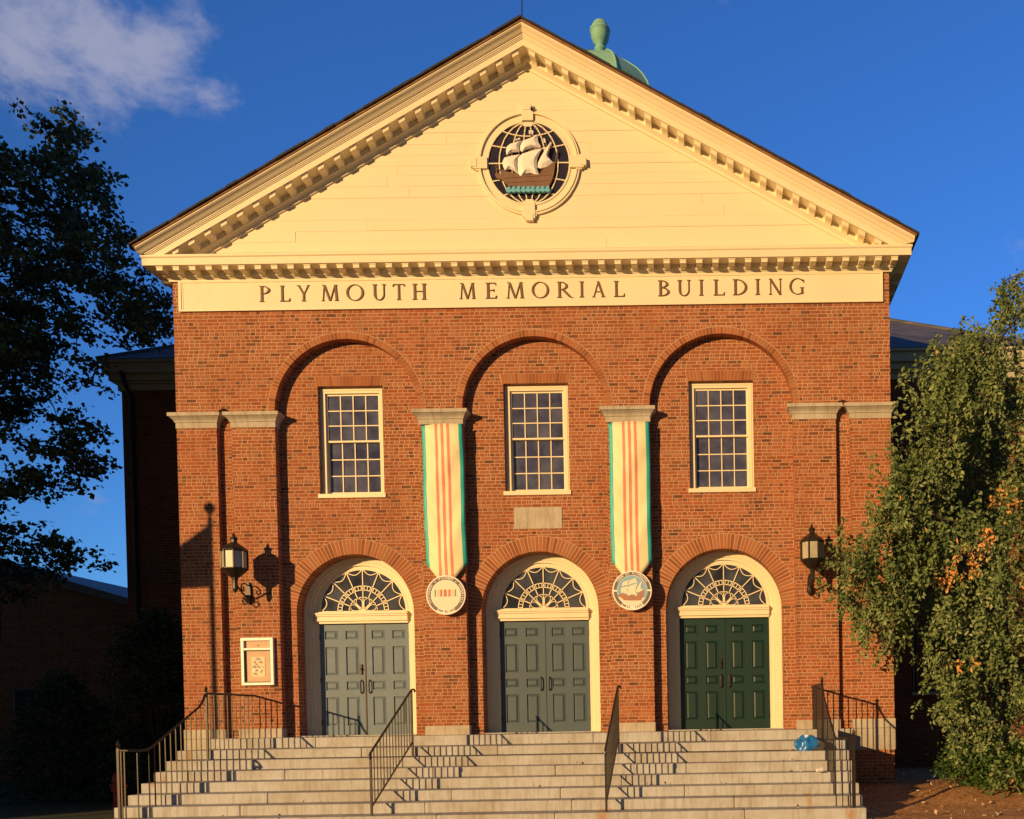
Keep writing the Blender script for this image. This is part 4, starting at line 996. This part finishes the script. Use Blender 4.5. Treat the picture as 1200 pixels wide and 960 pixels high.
def banner(xc, x0, x1, z1, ztip, dcz, kind, label, lean=.0):
    t = thing('banner', label, 'banner', (xc, 0, 0), 'banners hung on the piers')
    W_ = x1 - x0; y = -.055
    st = [(0, .095, 'green_rib'), (.095, .33, 'yellow_rib'), (.33, .40, 'red_rib'), (.40, .475, 'yellow_rib'), (.475, .545, 'red_rib'), (.545, .62, 'yellow_rib'), (.62, .69, 'red_rib'), (.69, .905, 'yellow_rib'), (.905, 1, 'green_rib')]
    order = ['green_rib', 'yellow_rib', 'red_rib']
    zl = ztip + .30
    def zbot(f):       # cut-off corners
        if f < .30: return zl - (zl - ztip) * (f / .30) if f > .0 else zl
        if f > .70: return zl - (zl - ztip) * ((1 - f) / .30)
        return ztip
    cl = MB(); NZ = 26
    for a, b, mt in st:
        sub = 3
        for k in range(sub):
            fa, fb = a + (b - a) * k / sub, a + (b - a) * (k + 1) / sub
            col = []
            for f in (fa, fb):
                zb = zbot(f)
                for i in range(NZ + 1):
                    v = i / NZ; z = z1 + (zb - z1) * v
                    bow = -.05 * math.sin(PI * f) ** .6 * (1) + .014 * math.sin(v * 9 + f * 5) + .007 * math.sin(v * 23 + f * 9) + .006 * math.sin(v * 41 - f * 13)
                    dx = lean * v + .006 * math.sin(v * 7)
                    col.append(((x0 - xc) + W_ * f + dx, y + bow, z))
            for th in (0, .004):
                pass
            cl.add(col, [(i, i + NZ + 1, i + NZ + 2, i + 1) for i in range(NZ)], order.index(mt))
    o = cl.build('banner_cloth', [M[k] for k in order], t, smooth=True)
    bm = bmesh.new(); bm.from_mesh(o.data); bmesh.ops.remove_doubles(bm, verts=bm.verts, dist=.0005); bmesh.ops.recalc_face_normals(bm, faces=bm.faces); bm.to_mesh(o.data); bm.free()
    sm = o.modifiers.new('thickness', 'SOLIDIFY'); sm.thickness = .004
    MB().tube([(x0 - xc - .01, y - .01, z1 - .01), (x1 - xc + .01, y - .01, z1 - .01)], .014, 6).build('banner_pole', M['iron'], t)
    r = .385; yd = -.15; cx = lean
    d = MB(); d.prism([(cx + r * math.cos(2 * PI * i / 56), dcz + r * math.sin(2 * PI * i / 56)) for i in range(56)], yd, yd + .035)
    do = fixn(d.build('medallion', M['disc_white'], t, bevel=.004))
    q = MB(); segs = []
    if kind == 'bars':
        q.ring(cx, dcz, .295, .36, R_(-58), R_(238), yd - .003, yd - .0005, 60)
    else:
        q.ring(cx, dcz, .30, .362, R_(3), R_(177), yd - .003, yd - .0005, 40); q.ring(cx, dcz, .30, .362, R_(183), R_(232), yd - .003, yd - .0005, 16); q.ring(cx, dcz, .30, .362, R_(308), R_(357), yd - .003, yd - .0005, 16)
    fixn(q.build('grey_rim', M['rim_grey'], do))
    if kind == 'bars':
        MB().prism([(cx + .285 * math.cos(2 * PI * i / 40), dcz + .285 * math.sin(2 * PI * i / 40)) for i in range(40)], yd - .003, yd - .0006).build('inner_face', M['disc_cream'], do)
        b = MB()
        for (xx, w_, mi) in ((-.205, .02, 0), (-.145, .022, 2), (-.09, .028, 1), (-.01, .04, 1), (.07, .03, 1), (.125, .022, 2), (.185, .022, 0)):
            b.box(cx + xx - w_ * .7, cx + xx + w_ * .7, yd - .006, yd - .004, dcz - .03, dcz + .105, mi)
        b.build('emblem', [M['disc_green'], M['disc_red'], M['poster_b']], do)
        dt_ = MB()
        for a_ in (52, 128, 205, 335): dt_.ring(cx + .328 * math.cos(R_(a_)), dcz + .328 * math.sin(R_(a_)), .0008, .013, 0, 2 * PI, yd - .0052, yd - .0035, 6)
        fixn(dt_.build('rim_dots', M['disc_white'], do))
        arc_text(do, 'VIETNAM', cx, dcz, .328, R_(90), True, .062, yd - .0045, M['disc_white'], R_(44))
        arc_text(do, 'VETERANS', cx, dcz, .328, R_(172), True, .055, yd - .0045, M['disc_white'], R_(52))
        arc_text(do, 'MEMORIAL', cx, dcz, .328, R_(8), True, .055, yd - .0045, M['disc_white'], R_(52))
        arc_text(do, '1959 TO 1975', cx, dcz, .328, R_(270), False, .062, yd - .0046, M['rim_grey'], R_(58))
    else:
        MB().prism([(cx + .292 * math.cos(2 * PI * i / 40), dcz + .292 * math.sin(2 * PI * i / 40)) for i in range(40)], yd - .003, yd - .0006).build('inner_face', M['disc_blue'], do)
        b = MB(); b.prism([(cx + .29 * math.cos(R_(a)), dcz + .29 * math.sin(R_(a)) ) for a in range(203, 338, 9)], yd - .005, yd - .0035, 1)
        S2 = lambda pts: [(cx + (x - 483) / 362.0 * .44, dcz + .02 - (y - 510) / 362.0 * .44) for x, y in pts]
        b.prism(S2(hull), yd - .008, yd - .0055, 0)
        for sl in SAILS: b.prism(S2(sl), yd - .011, yd - .0085, 1)
        b.build('emblem', [M['disc_brown'], M['disc_cream']], do)
        arc_text(do, 'TOWN OF PLYMOUTH', cx, dcz, .330, R_(90), True, .058, yd - .0045, M['disc_white'], R_(112))
        arc_text(do, 'MASS. 1620', cx, dcz, .330, R_(270), False, .062, yd - .0045, M['rim_grey'], R_(62))
banner(-1.80, -2.20, -1.395, 6.07, 3.05, 2.73, 'bars', 'striped banner on the left pier, ending in a white disc of coloured bars', .035)
banner(1.86, 1.46, 2.255, 6.06, 3.04, 2.76, 'ship', 'striped banner on the right pier, ending in a blue disc with a ship', .01)

# ================================================================== notice board
nb = thing('notice_board', 'white framed notice board with a poster on the left pier', 'notice board', (-5.515, 0, 1.5))
def nbx(name, mat, boxes, par=nb, **k):
    m = MB()
    for b in boxes: m.box(*b)
    return m.build(name, mat, par, **k)
H, V = .315, .465
nf = nbx('frame', M['white'], [(-H, -H + .055, -.07, 0, -V, V), (H - .055, H, -.07, 0, -V, V), (-H + .055, H - .055, -.07, 0, V - .055, V), (-H + .055, H - .055, -.07, 0, -V, -V + .05), (-H + .055, H - .055, -.069, 0, .225, .262)], bevel=.003)
nbx('back_panel', M['peach'], [(-H + .05, H - .05, -.02, 0, -V + .04, V - .04)])
nbx('inner_frame', M['bronze'], [(-.258, -.245, -.05, -.021, -.41, .222), (.245, .258, -.05, -.021, -.41, .222), (-.245, .245, -.05, -.021, .21, .222), (-.245, .245, -.05, -.021, -.41, -.395)])
po = nbx('poster', M['poster_b'], [(-.135, .13, -.026, -.021, -.30, .09)])
random.seed(4); pa = MB()
for i in range(26): x = random.uniform(-.11, .08); z = random.uniform(-.27, .0); pa.box(x, x + random.uniform(.015, .05), -.030 - i * .0001, -.0265, z, z + random.uniform(.01, .045), random.choice((0, 0, 1, 2)))
pa.ring(0, .03, .001, .05, 0, PI, -.030, -.0265, 8); pa.build('poster_picture', [M['poster_a'], M['disc_brown'], M['disc_white']], po)
MB().box(-.02, .02, -.03, -.021, .31, .33).build('latch', M['disc_brown'], nb)

# ================================================================== blue bag, litter
def lump(name, mat, c, r, seed, par=None, k=.22, fr=5):
    random.seed(seed); bm = bmesh.new(); bmesh.ops.create_icosphere(bm, subdivisions=4, radius=1)
    ph = [(Vector((random.uniform(-1, 1), random.uniform(-1, 1), random.uniform(-1, 1))).normalized(), random.uniform(2, fr * 1.8), random.uniform(0, 6)) for _ in range(9)]
    for v in bm.verts:
        d = v.co.normalized(); q = 1 + sum(math.sin(d.dot(n_) * f + p) for n_, f, p in ph) * k / 9 + .05 * abs(math.sin(9 * math.atan2(d.y, d.x) + d.z * 4)) * max(0, d.z)
        v.co = Vector((d.x * r[0], d.y * r[1], max(d.z, -.55) * r[2])) * q
    me = bpy.data.meshes.new(name); bm.to_mesh(me); bm.free(); me.materials.append(mat)
    for p in me.polygons: p.use_smooth = True
    o = bpy.data.objects.new(name, me); COL.objects.link(o); o.location = c
    if par: o.parent = par
    return o
bg_ = lump('plastic_bag', M['blue_bag'], (5.06, -1.83, -.275), (.21, .16, .17), 3, k=.9); tag(bg_, 'crumpled blue plastic bag on the top step by the right handrail', 'bag')
MB().lathe(.02, 0, [(.03, .12), (.05, .18), (.07, .20), (.02, .17)], 9).build('bag_knot', M['sail'], bg_)
b2 = lump('cloth_bundle', M['grey_cloth'], (5.26, -1.85, -.295), (.13, .12, .13), 6, k=.8); tag(b2, 'dark grey bundle beside the blue bag', 'bundle')
cup = MB().lathe(0, 0, [(.028, 0), (.04, .10), (.042, .10)], 12).build('paper_cup', M['sail']); cup.location = (5.13, -2.84, Z0 - 3 * RI + .04); cup.rotation_euler = (0, R_(85), .4); tag(cup, 'small white paper cup lying on the steps', 'cup')

# ================================================================== hydrant
hy = thing('fire_hydrant', 'dark red hydrant standing behind the left handrail', 'hydrant', (-8.05, -.45, -1.3))
MB().lathe(0, 0, [(.13, 0), (.13, .03), (.09, .05), (.09, .50), (.11, .51), (.11, .54)], 14).build('barrel', M['hydrant'], hy)
MB().lathe(0, 0, [(.105, .54), (.10, .60), (.06, .66), (.025, .68), (.025, .72)], 14).build('bonnet', M['hydrant'], hy)
m = MB(); m.tube([(-.15, 0, .42), (.15, 0, .42)], .04, 10); m.tube([(0, -.15, .36), (0, 0, .36)], .05, 10); m.build('outlet', M['hydrant'], hy)

# ================================================================== low brick building far left
LB = thing('low_brick_building', 'low brick building with a sloping roof edge behind the left bush', 'building', (-19, 10, -1.3))
m = MB(); pts = [(-9, 0), (7.6, 0), (7.6, 4.35), (0, 6.65), (-9, 3.9)]; fixn(m.prism(pts, 0, 9).build('wall', M['brick_shade'], LB))
m = MB(); m.prism([(0, 6.66), (7.9, 4.27), (7.9, 4.50), (0, 6.92)], -.2, 9.2); m.prism([(0, 6.66), (-9.3, 3.82), (-9.3, 4.05), (0, 6.92)], -.2, 9.2); fixn(m.build('roof', M['slate'], LB))
fo2 = MB().box(1.0, 1.75, -.04, .02, 1.6, 2.8).build('window_frame', M['slate'], LB)
MB().box(1.06, 1.69, -.05, -.04, 1.68, 2.74).build('window_glass', M['glass_dark'], fo2)

# ================================================================== things that stand outside the frame and shade what is in it
NBd = thing('shade_building', 'unseen tall brick block added outside the left of the picture to cast shade', 'building', (-56, -34, -1.3))  # unseen block added and sized to shade the left wing, tree and bushes
MB().box(-20, 18.8, -6, 4, 0, 22.9).build('wall', M['brick_shade'], NBd)
fr = MB(); gg = MB()
for i in range(11):
    for j in range(6):
        x = -18.8 + i * 3.4; z = 1.5 + j * 3.4; fr.box(x, x + 1.5, 4.0, 4.05, z, z + 2.1); gg.box(x + .12, x + 1.38, 4.05, 4.06, z + .12, z + 1.98)
fr.build('window_frame', M['cream_dull'], NBd); gg.build('window_glass', M['glass_dark'], NBd)
MB().box(-20.2, 18.9, -6.2, 4.2, 22.9, 23.1).build('roof', M['stone'], NBd)
FP = thing('banner_pole', 'street pole with a hanging banner, outside the left of the picture', 'street pole', (-10.9, -6, -1.3))
MB().tube([(0, 0, 0), (0, 0, 6.95)], .055, 10, r1=.04).build('pole', M['iron'], FP)
MB().lathe(0, 0, [(.02, 6.93), (.03, 7.02), (.09, 7.12), (.09, 7.18), (.02, 7.26)], 10).build('finial', M['iron'], FP)
MB().prism([(-.02, 6.82), (-.62, 6.40), (-.62, 5.58), (-.02, 5.60)], -.01, .01).build('banner_cloth', M['green_rib'], FP)

# ================================================================== foliage
def leaf(mb, p, size, rng, mi=0, droop=0.0, asp=.62, face=0.0):
    d = Vector((rng.gauss(0, 1), rng.gauss(0, 1), rng.gauss(0, .7) - droop))
    if d.length < 1e-3: d = Vector((1, 0, 0))
    d.normalize(); n_ = Vector((rng.gauss(0, 1) - .5 * face, rng.gauss(0, 1) - face, rng.gauss(0, 1) + .4)); w = d.cross(n_)
    if w.length < 1e-3: return
    w.normalize(); nn = w.cross(d); L = size * rng.uniform(.65, 1.25); W2 = L * asp * .5
    a = p; b = p + d * L * .5 + w * W2 + nn * L * .10; c = p + d * L; e = p + d * L * .5 - w * W2 + nn * L * .10
    k = len(mb.v); mb.v += [tuple(a), tuple(b), tuple(c), tuple(e)]; mb.f += [(k, k + 1, k + 2), (k, k + 2, k + 3)]; mb.mi += [mi, mi]
def limbs(mb, root, clumps, r_root, rng, r_tip=.012):
    """simple branching: every clump joins the nearest already reached point"""
    nodes = [Vector(p) for p in root]
    todo = sorted([Vector(c) for c in clumps], key=lambda c: min((c - n_).length for n_ in nodes))
    for c in todo:
        j = min(range(len(nodes)), key=lambda i: (c - nodes[i]).length + (0 if nodes[i].z < c.z + .8 else .8)); a = nodes[j]; L = (c - a).length
        mid = a.lerp(c, .5) + Vector((rng.uniform(-.1, .1), rng.uniform(-.1, .1), rng.uniform(.0, .16))) * L
        r = min(r_root * .45, .010 + L * .022)
        mb.tube([a, a.lerp(mid, .5) + Vector((0, 0, .02 * L)), mid, c], r, 5, r1=r_tip * .6, cap=False)
        nodes += [c, mid]
def in_poly(x, y, poly):
    ins = False; j = len(poly) - 1
    for i in range(len(poly)):
        xi, yi = poly[i]; xj, yj = poly[j]
        if (yi > y) != (yj > y) and x < (xj - xi) * (y - yi) / (yj - yi) + xi: ins = not ins
        j = i
    return ins

# --- right tree: real-size crown, hanging sprays
rng = random.Random(11)
RT = thing('leafy_tree', 'olive green tree with orange leaf patches hanging over the right corner', 'tree', (10.0, -.6, -1.25))
L0 = Vector(RT.location)
crownR = [(8.3, -.9), (7.95, .2), (7.7, 1.2), (7.55, 1.9), (6.9, 1.7), (6.6, 2.05), (6.1, 2.3), (5.8, 2.95), (5.65, 3.4), (6.0, 3.7), (6.5, 4.0), (6.7, 4.6), (6.65, 5.3), (7.2, 5.6), (7.1, 6.3), (7.6, 6.7), (7.5, 7.2), (8.3, 7.4), (8.7, 7.6), (8.9, 8.5), (9.6, 8.9), (10.3, 9.6), (11.6, 9.8), (13.2, 8.8), (14, 6), (14, 2), (13, -.9)]
holes = [(9.0, 6.15, .35), (9.9, 5.2, .4), (8.75, 4.9, .32), (7.35, 2.0, .3), (9.3, 2.6, .5), (8.3, 3.1, .28), (7.3, 5.9, .28), (9.4, 3.9, .36), (9.2, 7.4, .3), (8.2, 6.6, .25), (7.9, 4.2, .25), (9.0, 1.4, .35), (8.2, .7, .25), (9.5, .4, .35), (6.9, 3.2, .2), (8.5, 2.2, .25)]
trunk = MB(); cl = []
tries = 0
while len(cl) < 620 and tries < 60000:
    tries += 1
    x = rng.uniform(5.6, 13.6); z = rng.uniform(-.9, 9.8)
    if not in_poly(x, z, crownR): continue
    if any((x - hx) ** 2 + (z - hz) ** 2 < hr * hr for hx, hz, hr in holes) and rng.random() < .85: continue
    dm_ = min(math.hypot(x - a[0], z - a[1]) for a in crownR)
    th = min(1.0, .35 + max(0, x - 6.5) * .28)
    y = rng.uniform(-1.5, 1.5) * th - .5
    if x < 7.5: y = rng.uniform(-1.6, -.55)
    if x > 10.5 and rng.random() < .5: continue
    if len(cl) > 430 and x > 8.0: y = rng.uniform(.3, 1.6)
    kf = (y + 18) / 17.0; c_ = Vector((3.445 + (x - 3.445) * kf, y, .233 + (z - .233) * kf))
    if any((c_ - o_).length < .24 for o_ in cl): continue
    cl.append(c_)
ORA = [(Vector((8.55, -1.6, 4.2)), .30), (Vector((8.1, -1.6, 3.0)), .32), (Vector((7.8, -1.6, 2.75)), .25), (Vector((8.0, -1.6, 1.2)), .2), (Vector((8.9, -1.5, 4.0)), .2), (Vector((9.3, -1.5, 2.7)), .35), (Vector((8.3, -1.6, 3.4)), .2)]
lv = MB()
for c_ in cl:
    sub = rng.randint(4, 7)
    for s_ in range(sub):
        q = c_ + Vector((rng.gauss(0, .18), rng.gauss(0, .18), rng.gauss(0, .16))); ln = rng.uniform(.2, .85)
        dirx = rng.gauss(0, .25)
        for k in range(int(12 + ln * 32)):
            f = rng.random(); p = q + Vector((dirx * f * ln + rng.gauss(0, .042), rng.gauss(0, .05), -f * ln + rng.gauss(0, .03)))
            mi = 0
            for oc, orad in ORA:
                if (Vector((p.x, 0, p.z)) - Vector((oc.x, 0, oc.z))).length < orad * rng.uniform(.4, 1) and p.y < -.7: mi = 1
            if mi == 0 and rng.random() < .0015: mi = 1
            leaf(lv, p - L0, .098, rng, mi, .9, .55, 1.3)
lv.build('crown', [M['leaf_right'], M['leaf_orange']], RT)
trunk.tube([Vector((0, 0, 0)), Vector((.05, 0, 1.5)), Vector((-.1, .1, 3.5)), Vector((.1, 0, 6)), Vector((0, 0, 8.5))], .20, 10, r1=.05)
limbs(trunk, [Vector((10.0, -.6, z)) for z in (.5, 1.5, 2.5, 3.5, 4.5, 5.5, 6.5)], cl[::2], .2, rng)
nt = [tuple(Vector(v) - L0) if i >= 50 else v for i, v in enumerate(trunk.v)]; trunk.v = nt
trunk.build('trunk', M['bark'], RT, smooth=True)

# --- shrub at the foot of the right tree
SH = thing('shrub', 'bright green shrub at the foot of the right tree on the mulch', 'shrub', (9.3, -.6, -1.22))
lv = MB(); rng = random.Random(5)
for i in range(90):
    a = rng.uniform(0, 2 * PI); r = rng.random() ** .5; c_ = Vector((1.5 * r * math.cos(a), 1.0 * r * math.sin(a), rng.uniform(.12, 1.15) * (1 - .35 * r)))
    for k in range(75): leaf(lv, c_ + Vector((rng.gauss(0, .12), rng.gauss(0, .12), rng.gauss(0, .10))), .085, rng, 0, .1, .6)
lv.build('foliage', M['leaf_shrub'], SH)
st = MB()
for i in range(14): a = rng.uniform(0, 2 * PI); st.tube([(0, 0, 0), (.4 * math.cos(a), .3 * math.sin(a), .4), (1.1 * math.cos(a), .7 * math.sin(a), .8)], .015, 5, r1=.005)
st.build('stem', M['bark'], SH)

# --- left tree
def px2(px, py, y):          # helper: picture point of the survey to world x,z at depth y
    u, v = (px - 843.15) / 1066.77, -(py - 863.62) / 1066.77
    d = Vector((right[0] * u + fwd[0] + up[0] * v, right[1] * u + fwd[1] + up[1] * v, right[2] * u + fwd[2] + up[2] * v))
    t = (y + 18) / d.y; return 3.4452 + d.x * t, .23258 + d.z * t
def tree(name, label, base, y0, poly, holes, nclump, seed, mats, size, sx, sz, per, ydep, group=None, zmin=None):
    rng = random.Random(seed); T = thing(name, label, 'tree', base, group); L0 = Vector(base)
    W2 = [px2(a, b, y0) for a, b in poly]
    xs = [p[0] for p in W2]; zs = [p[1] for p in W2]; cl = []; tries = 0
    HW = [(*px2(a, b, y0), r / 50.8) for a, b, r in holes]
    while len(cl) < nclump and tries < 50000:
        tries += 1
        x = rng.uniform(min(xs), max(xs)); z = rng.uniform(min(zs), max(zs))
        if not in_poly(x, z, W2): continue
        if any((x - hx) ** 2 + ((z - hz) * 1.6) ** 2 < (hr * 1.25) ** 2 for hx, hz, hr in HW) and rng.random() < .9: continue
        dy = rng.uniform(-ydep, ydep); kf = (y0 + dy + 18) / (y0 + 18); c_ = Vector((3.445 + (x - 3.445) * kf, y0 + dy, .233 + (z - .233) * kf))
        if any((c_ - o_).length < .26 for o_ in cl): continue
        cl.append(c_)
    lv = MB()
    for c_ in cl:
        for s_ in range(rng.randint(2, 4)):
            q = c_ + Vector((rng.gauss(0, sx), rng.gauss(0, sx), rng.gauss(0, sz)))
            for k in range(per): leaf(lv, q + Vector((rng.gauss(0, .13), rng.gauss(0, .12), rng.gauss(0, .065))) - L0, size, rng, 0, .15, .85)
    lv.build('crown', mats, T)
    tr = MB(); b = Vector(base); top = Vector((base[0] + .8, y0, max(zs) - 1.5))
    stem_ = [b.lerp(top, f) + Vector((.25 * math.sin(f * 5), 0, 0)) for f in [i / 7 for i in range(8)]]
    tr.tube(stem_, .26, 10, r1=.05)
    limbs(tr, stem_[2:], cl, .26, rng)
    tr.v = [tuple(Vector(v) - L0) for v in tr.v]; tr.build('trunk', M['bark'], T, smooth=True)
    return T
polyL = [(45, 150), (70, 142), (95, 152), (85, 185), (112, 195), (125, 220), (140, 240), (138, 262), (158, 282), (150, 300), (172, 322), (196, 358), (196, 392), (160, 395), (140, 410), (130, 430), (138, 452), (95, 470), (80, 490),
         (135, 505), (137, 545), (118, 568), (60, 572), (30, 590), (40, 615), (85, 640), (112, 655), (95, 670), (40, 700), (-100, 720), (-100, 330), (-10, 330), (10, 300), (22, 260), (35, 235), (20, 215), (42, 190)]
holesL = [(90, 350, 24), (120, 385, 22), (70, 440, 26), (115, 425, 22), (95, 480, 26), (60, 510, 16), (20, 540, 20), (70, 545, 14), (20, 600, 24), (60, 620, 20), (-20, 480, 16), (150, 350, 14), (25, 500, 12), (100, 455, 16)]
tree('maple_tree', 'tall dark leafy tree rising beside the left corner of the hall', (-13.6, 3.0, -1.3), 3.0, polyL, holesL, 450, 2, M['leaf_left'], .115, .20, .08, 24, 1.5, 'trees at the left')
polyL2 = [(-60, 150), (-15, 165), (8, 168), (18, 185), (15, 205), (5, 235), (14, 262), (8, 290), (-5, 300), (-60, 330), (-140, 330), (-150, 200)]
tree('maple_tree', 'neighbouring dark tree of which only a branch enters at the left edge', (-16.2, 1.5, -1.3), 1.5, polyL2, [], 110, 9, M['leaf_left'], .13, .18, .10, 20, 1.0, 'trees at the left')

# --- dark bushes left
def bush(label, c, rx, ry, h, seed, n=130):
    T = thing('bush', label, 'bush', c, 'dark bushes at the left'); rng = random.Random(seed); lv = MB()
    for i in range(n):
        a = rng.uniform(0, 2 * PI); r = rng.random() ** .5; f = rng.random()
        w = (1 - f ** 2.2) ** .5
        c_ = Vector((rx * r * w * math.cos(a), ry * r * w * math.sin(a), .15 + h * f))
        for k in range(80): leaf(lv, c_ + Vector((rng.gauss(0, .16), rng.gauss(0, .16), rng.gauss(0, .12))), .10, rng, 0, .1, .5)
    lv.build('foliage', M['leaf_bush'], T)
    st = MB()
    for i in range(9): a = rng.uniform(0, 2 * PI); st.tube([(0, 0, 0), (.2 * math.cos(a), .2 * math.sin(a), h * .4), (.5 * rx * math.cos(a), .5 * ry * math.sin(a), h * .8)], .035, 5, r1=.008)
    st.build('stem', M['bark'], T)
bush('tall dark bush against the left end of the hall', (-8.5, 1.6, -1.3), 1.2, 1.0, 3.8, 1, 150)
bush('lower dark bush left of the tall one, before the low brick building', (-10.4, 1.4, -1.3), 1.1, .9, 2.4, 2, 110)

# --- bits on the mulch: pale dry leaves
rng = random.Random(7); lv = MB()
for i in range(260):
    lx, ly = rng.uniform(5.9, 11.5), rng.uniform(-5.5, 3.5); leaf(lv, Vector((lx, ly, gh(lx, ly) + .075)), .09, rng, 0, 0, .6)
for i in range(46):
    k = rng.choice((0, 1, 2, 3, 4, 5, 6)); lx = rng.uniform(SX0 + .1, SX1 - .1) if i % 3 else rng.uniform(4.4, 5.6)
    leaf(lv, Vector((lx, LY - k * TR + rng.uniform(.10, .30), Z0 - k * RI + .012)), .07, rng, 0, 0, .6)
o = lv.build('fallen_leaves', simple('dry_leaf', (.55, .42, .28), .8)); tag(o, 'pale dry leaves scattered over the mulch and the granite steps', 'fallen leaves', kind='stuff')
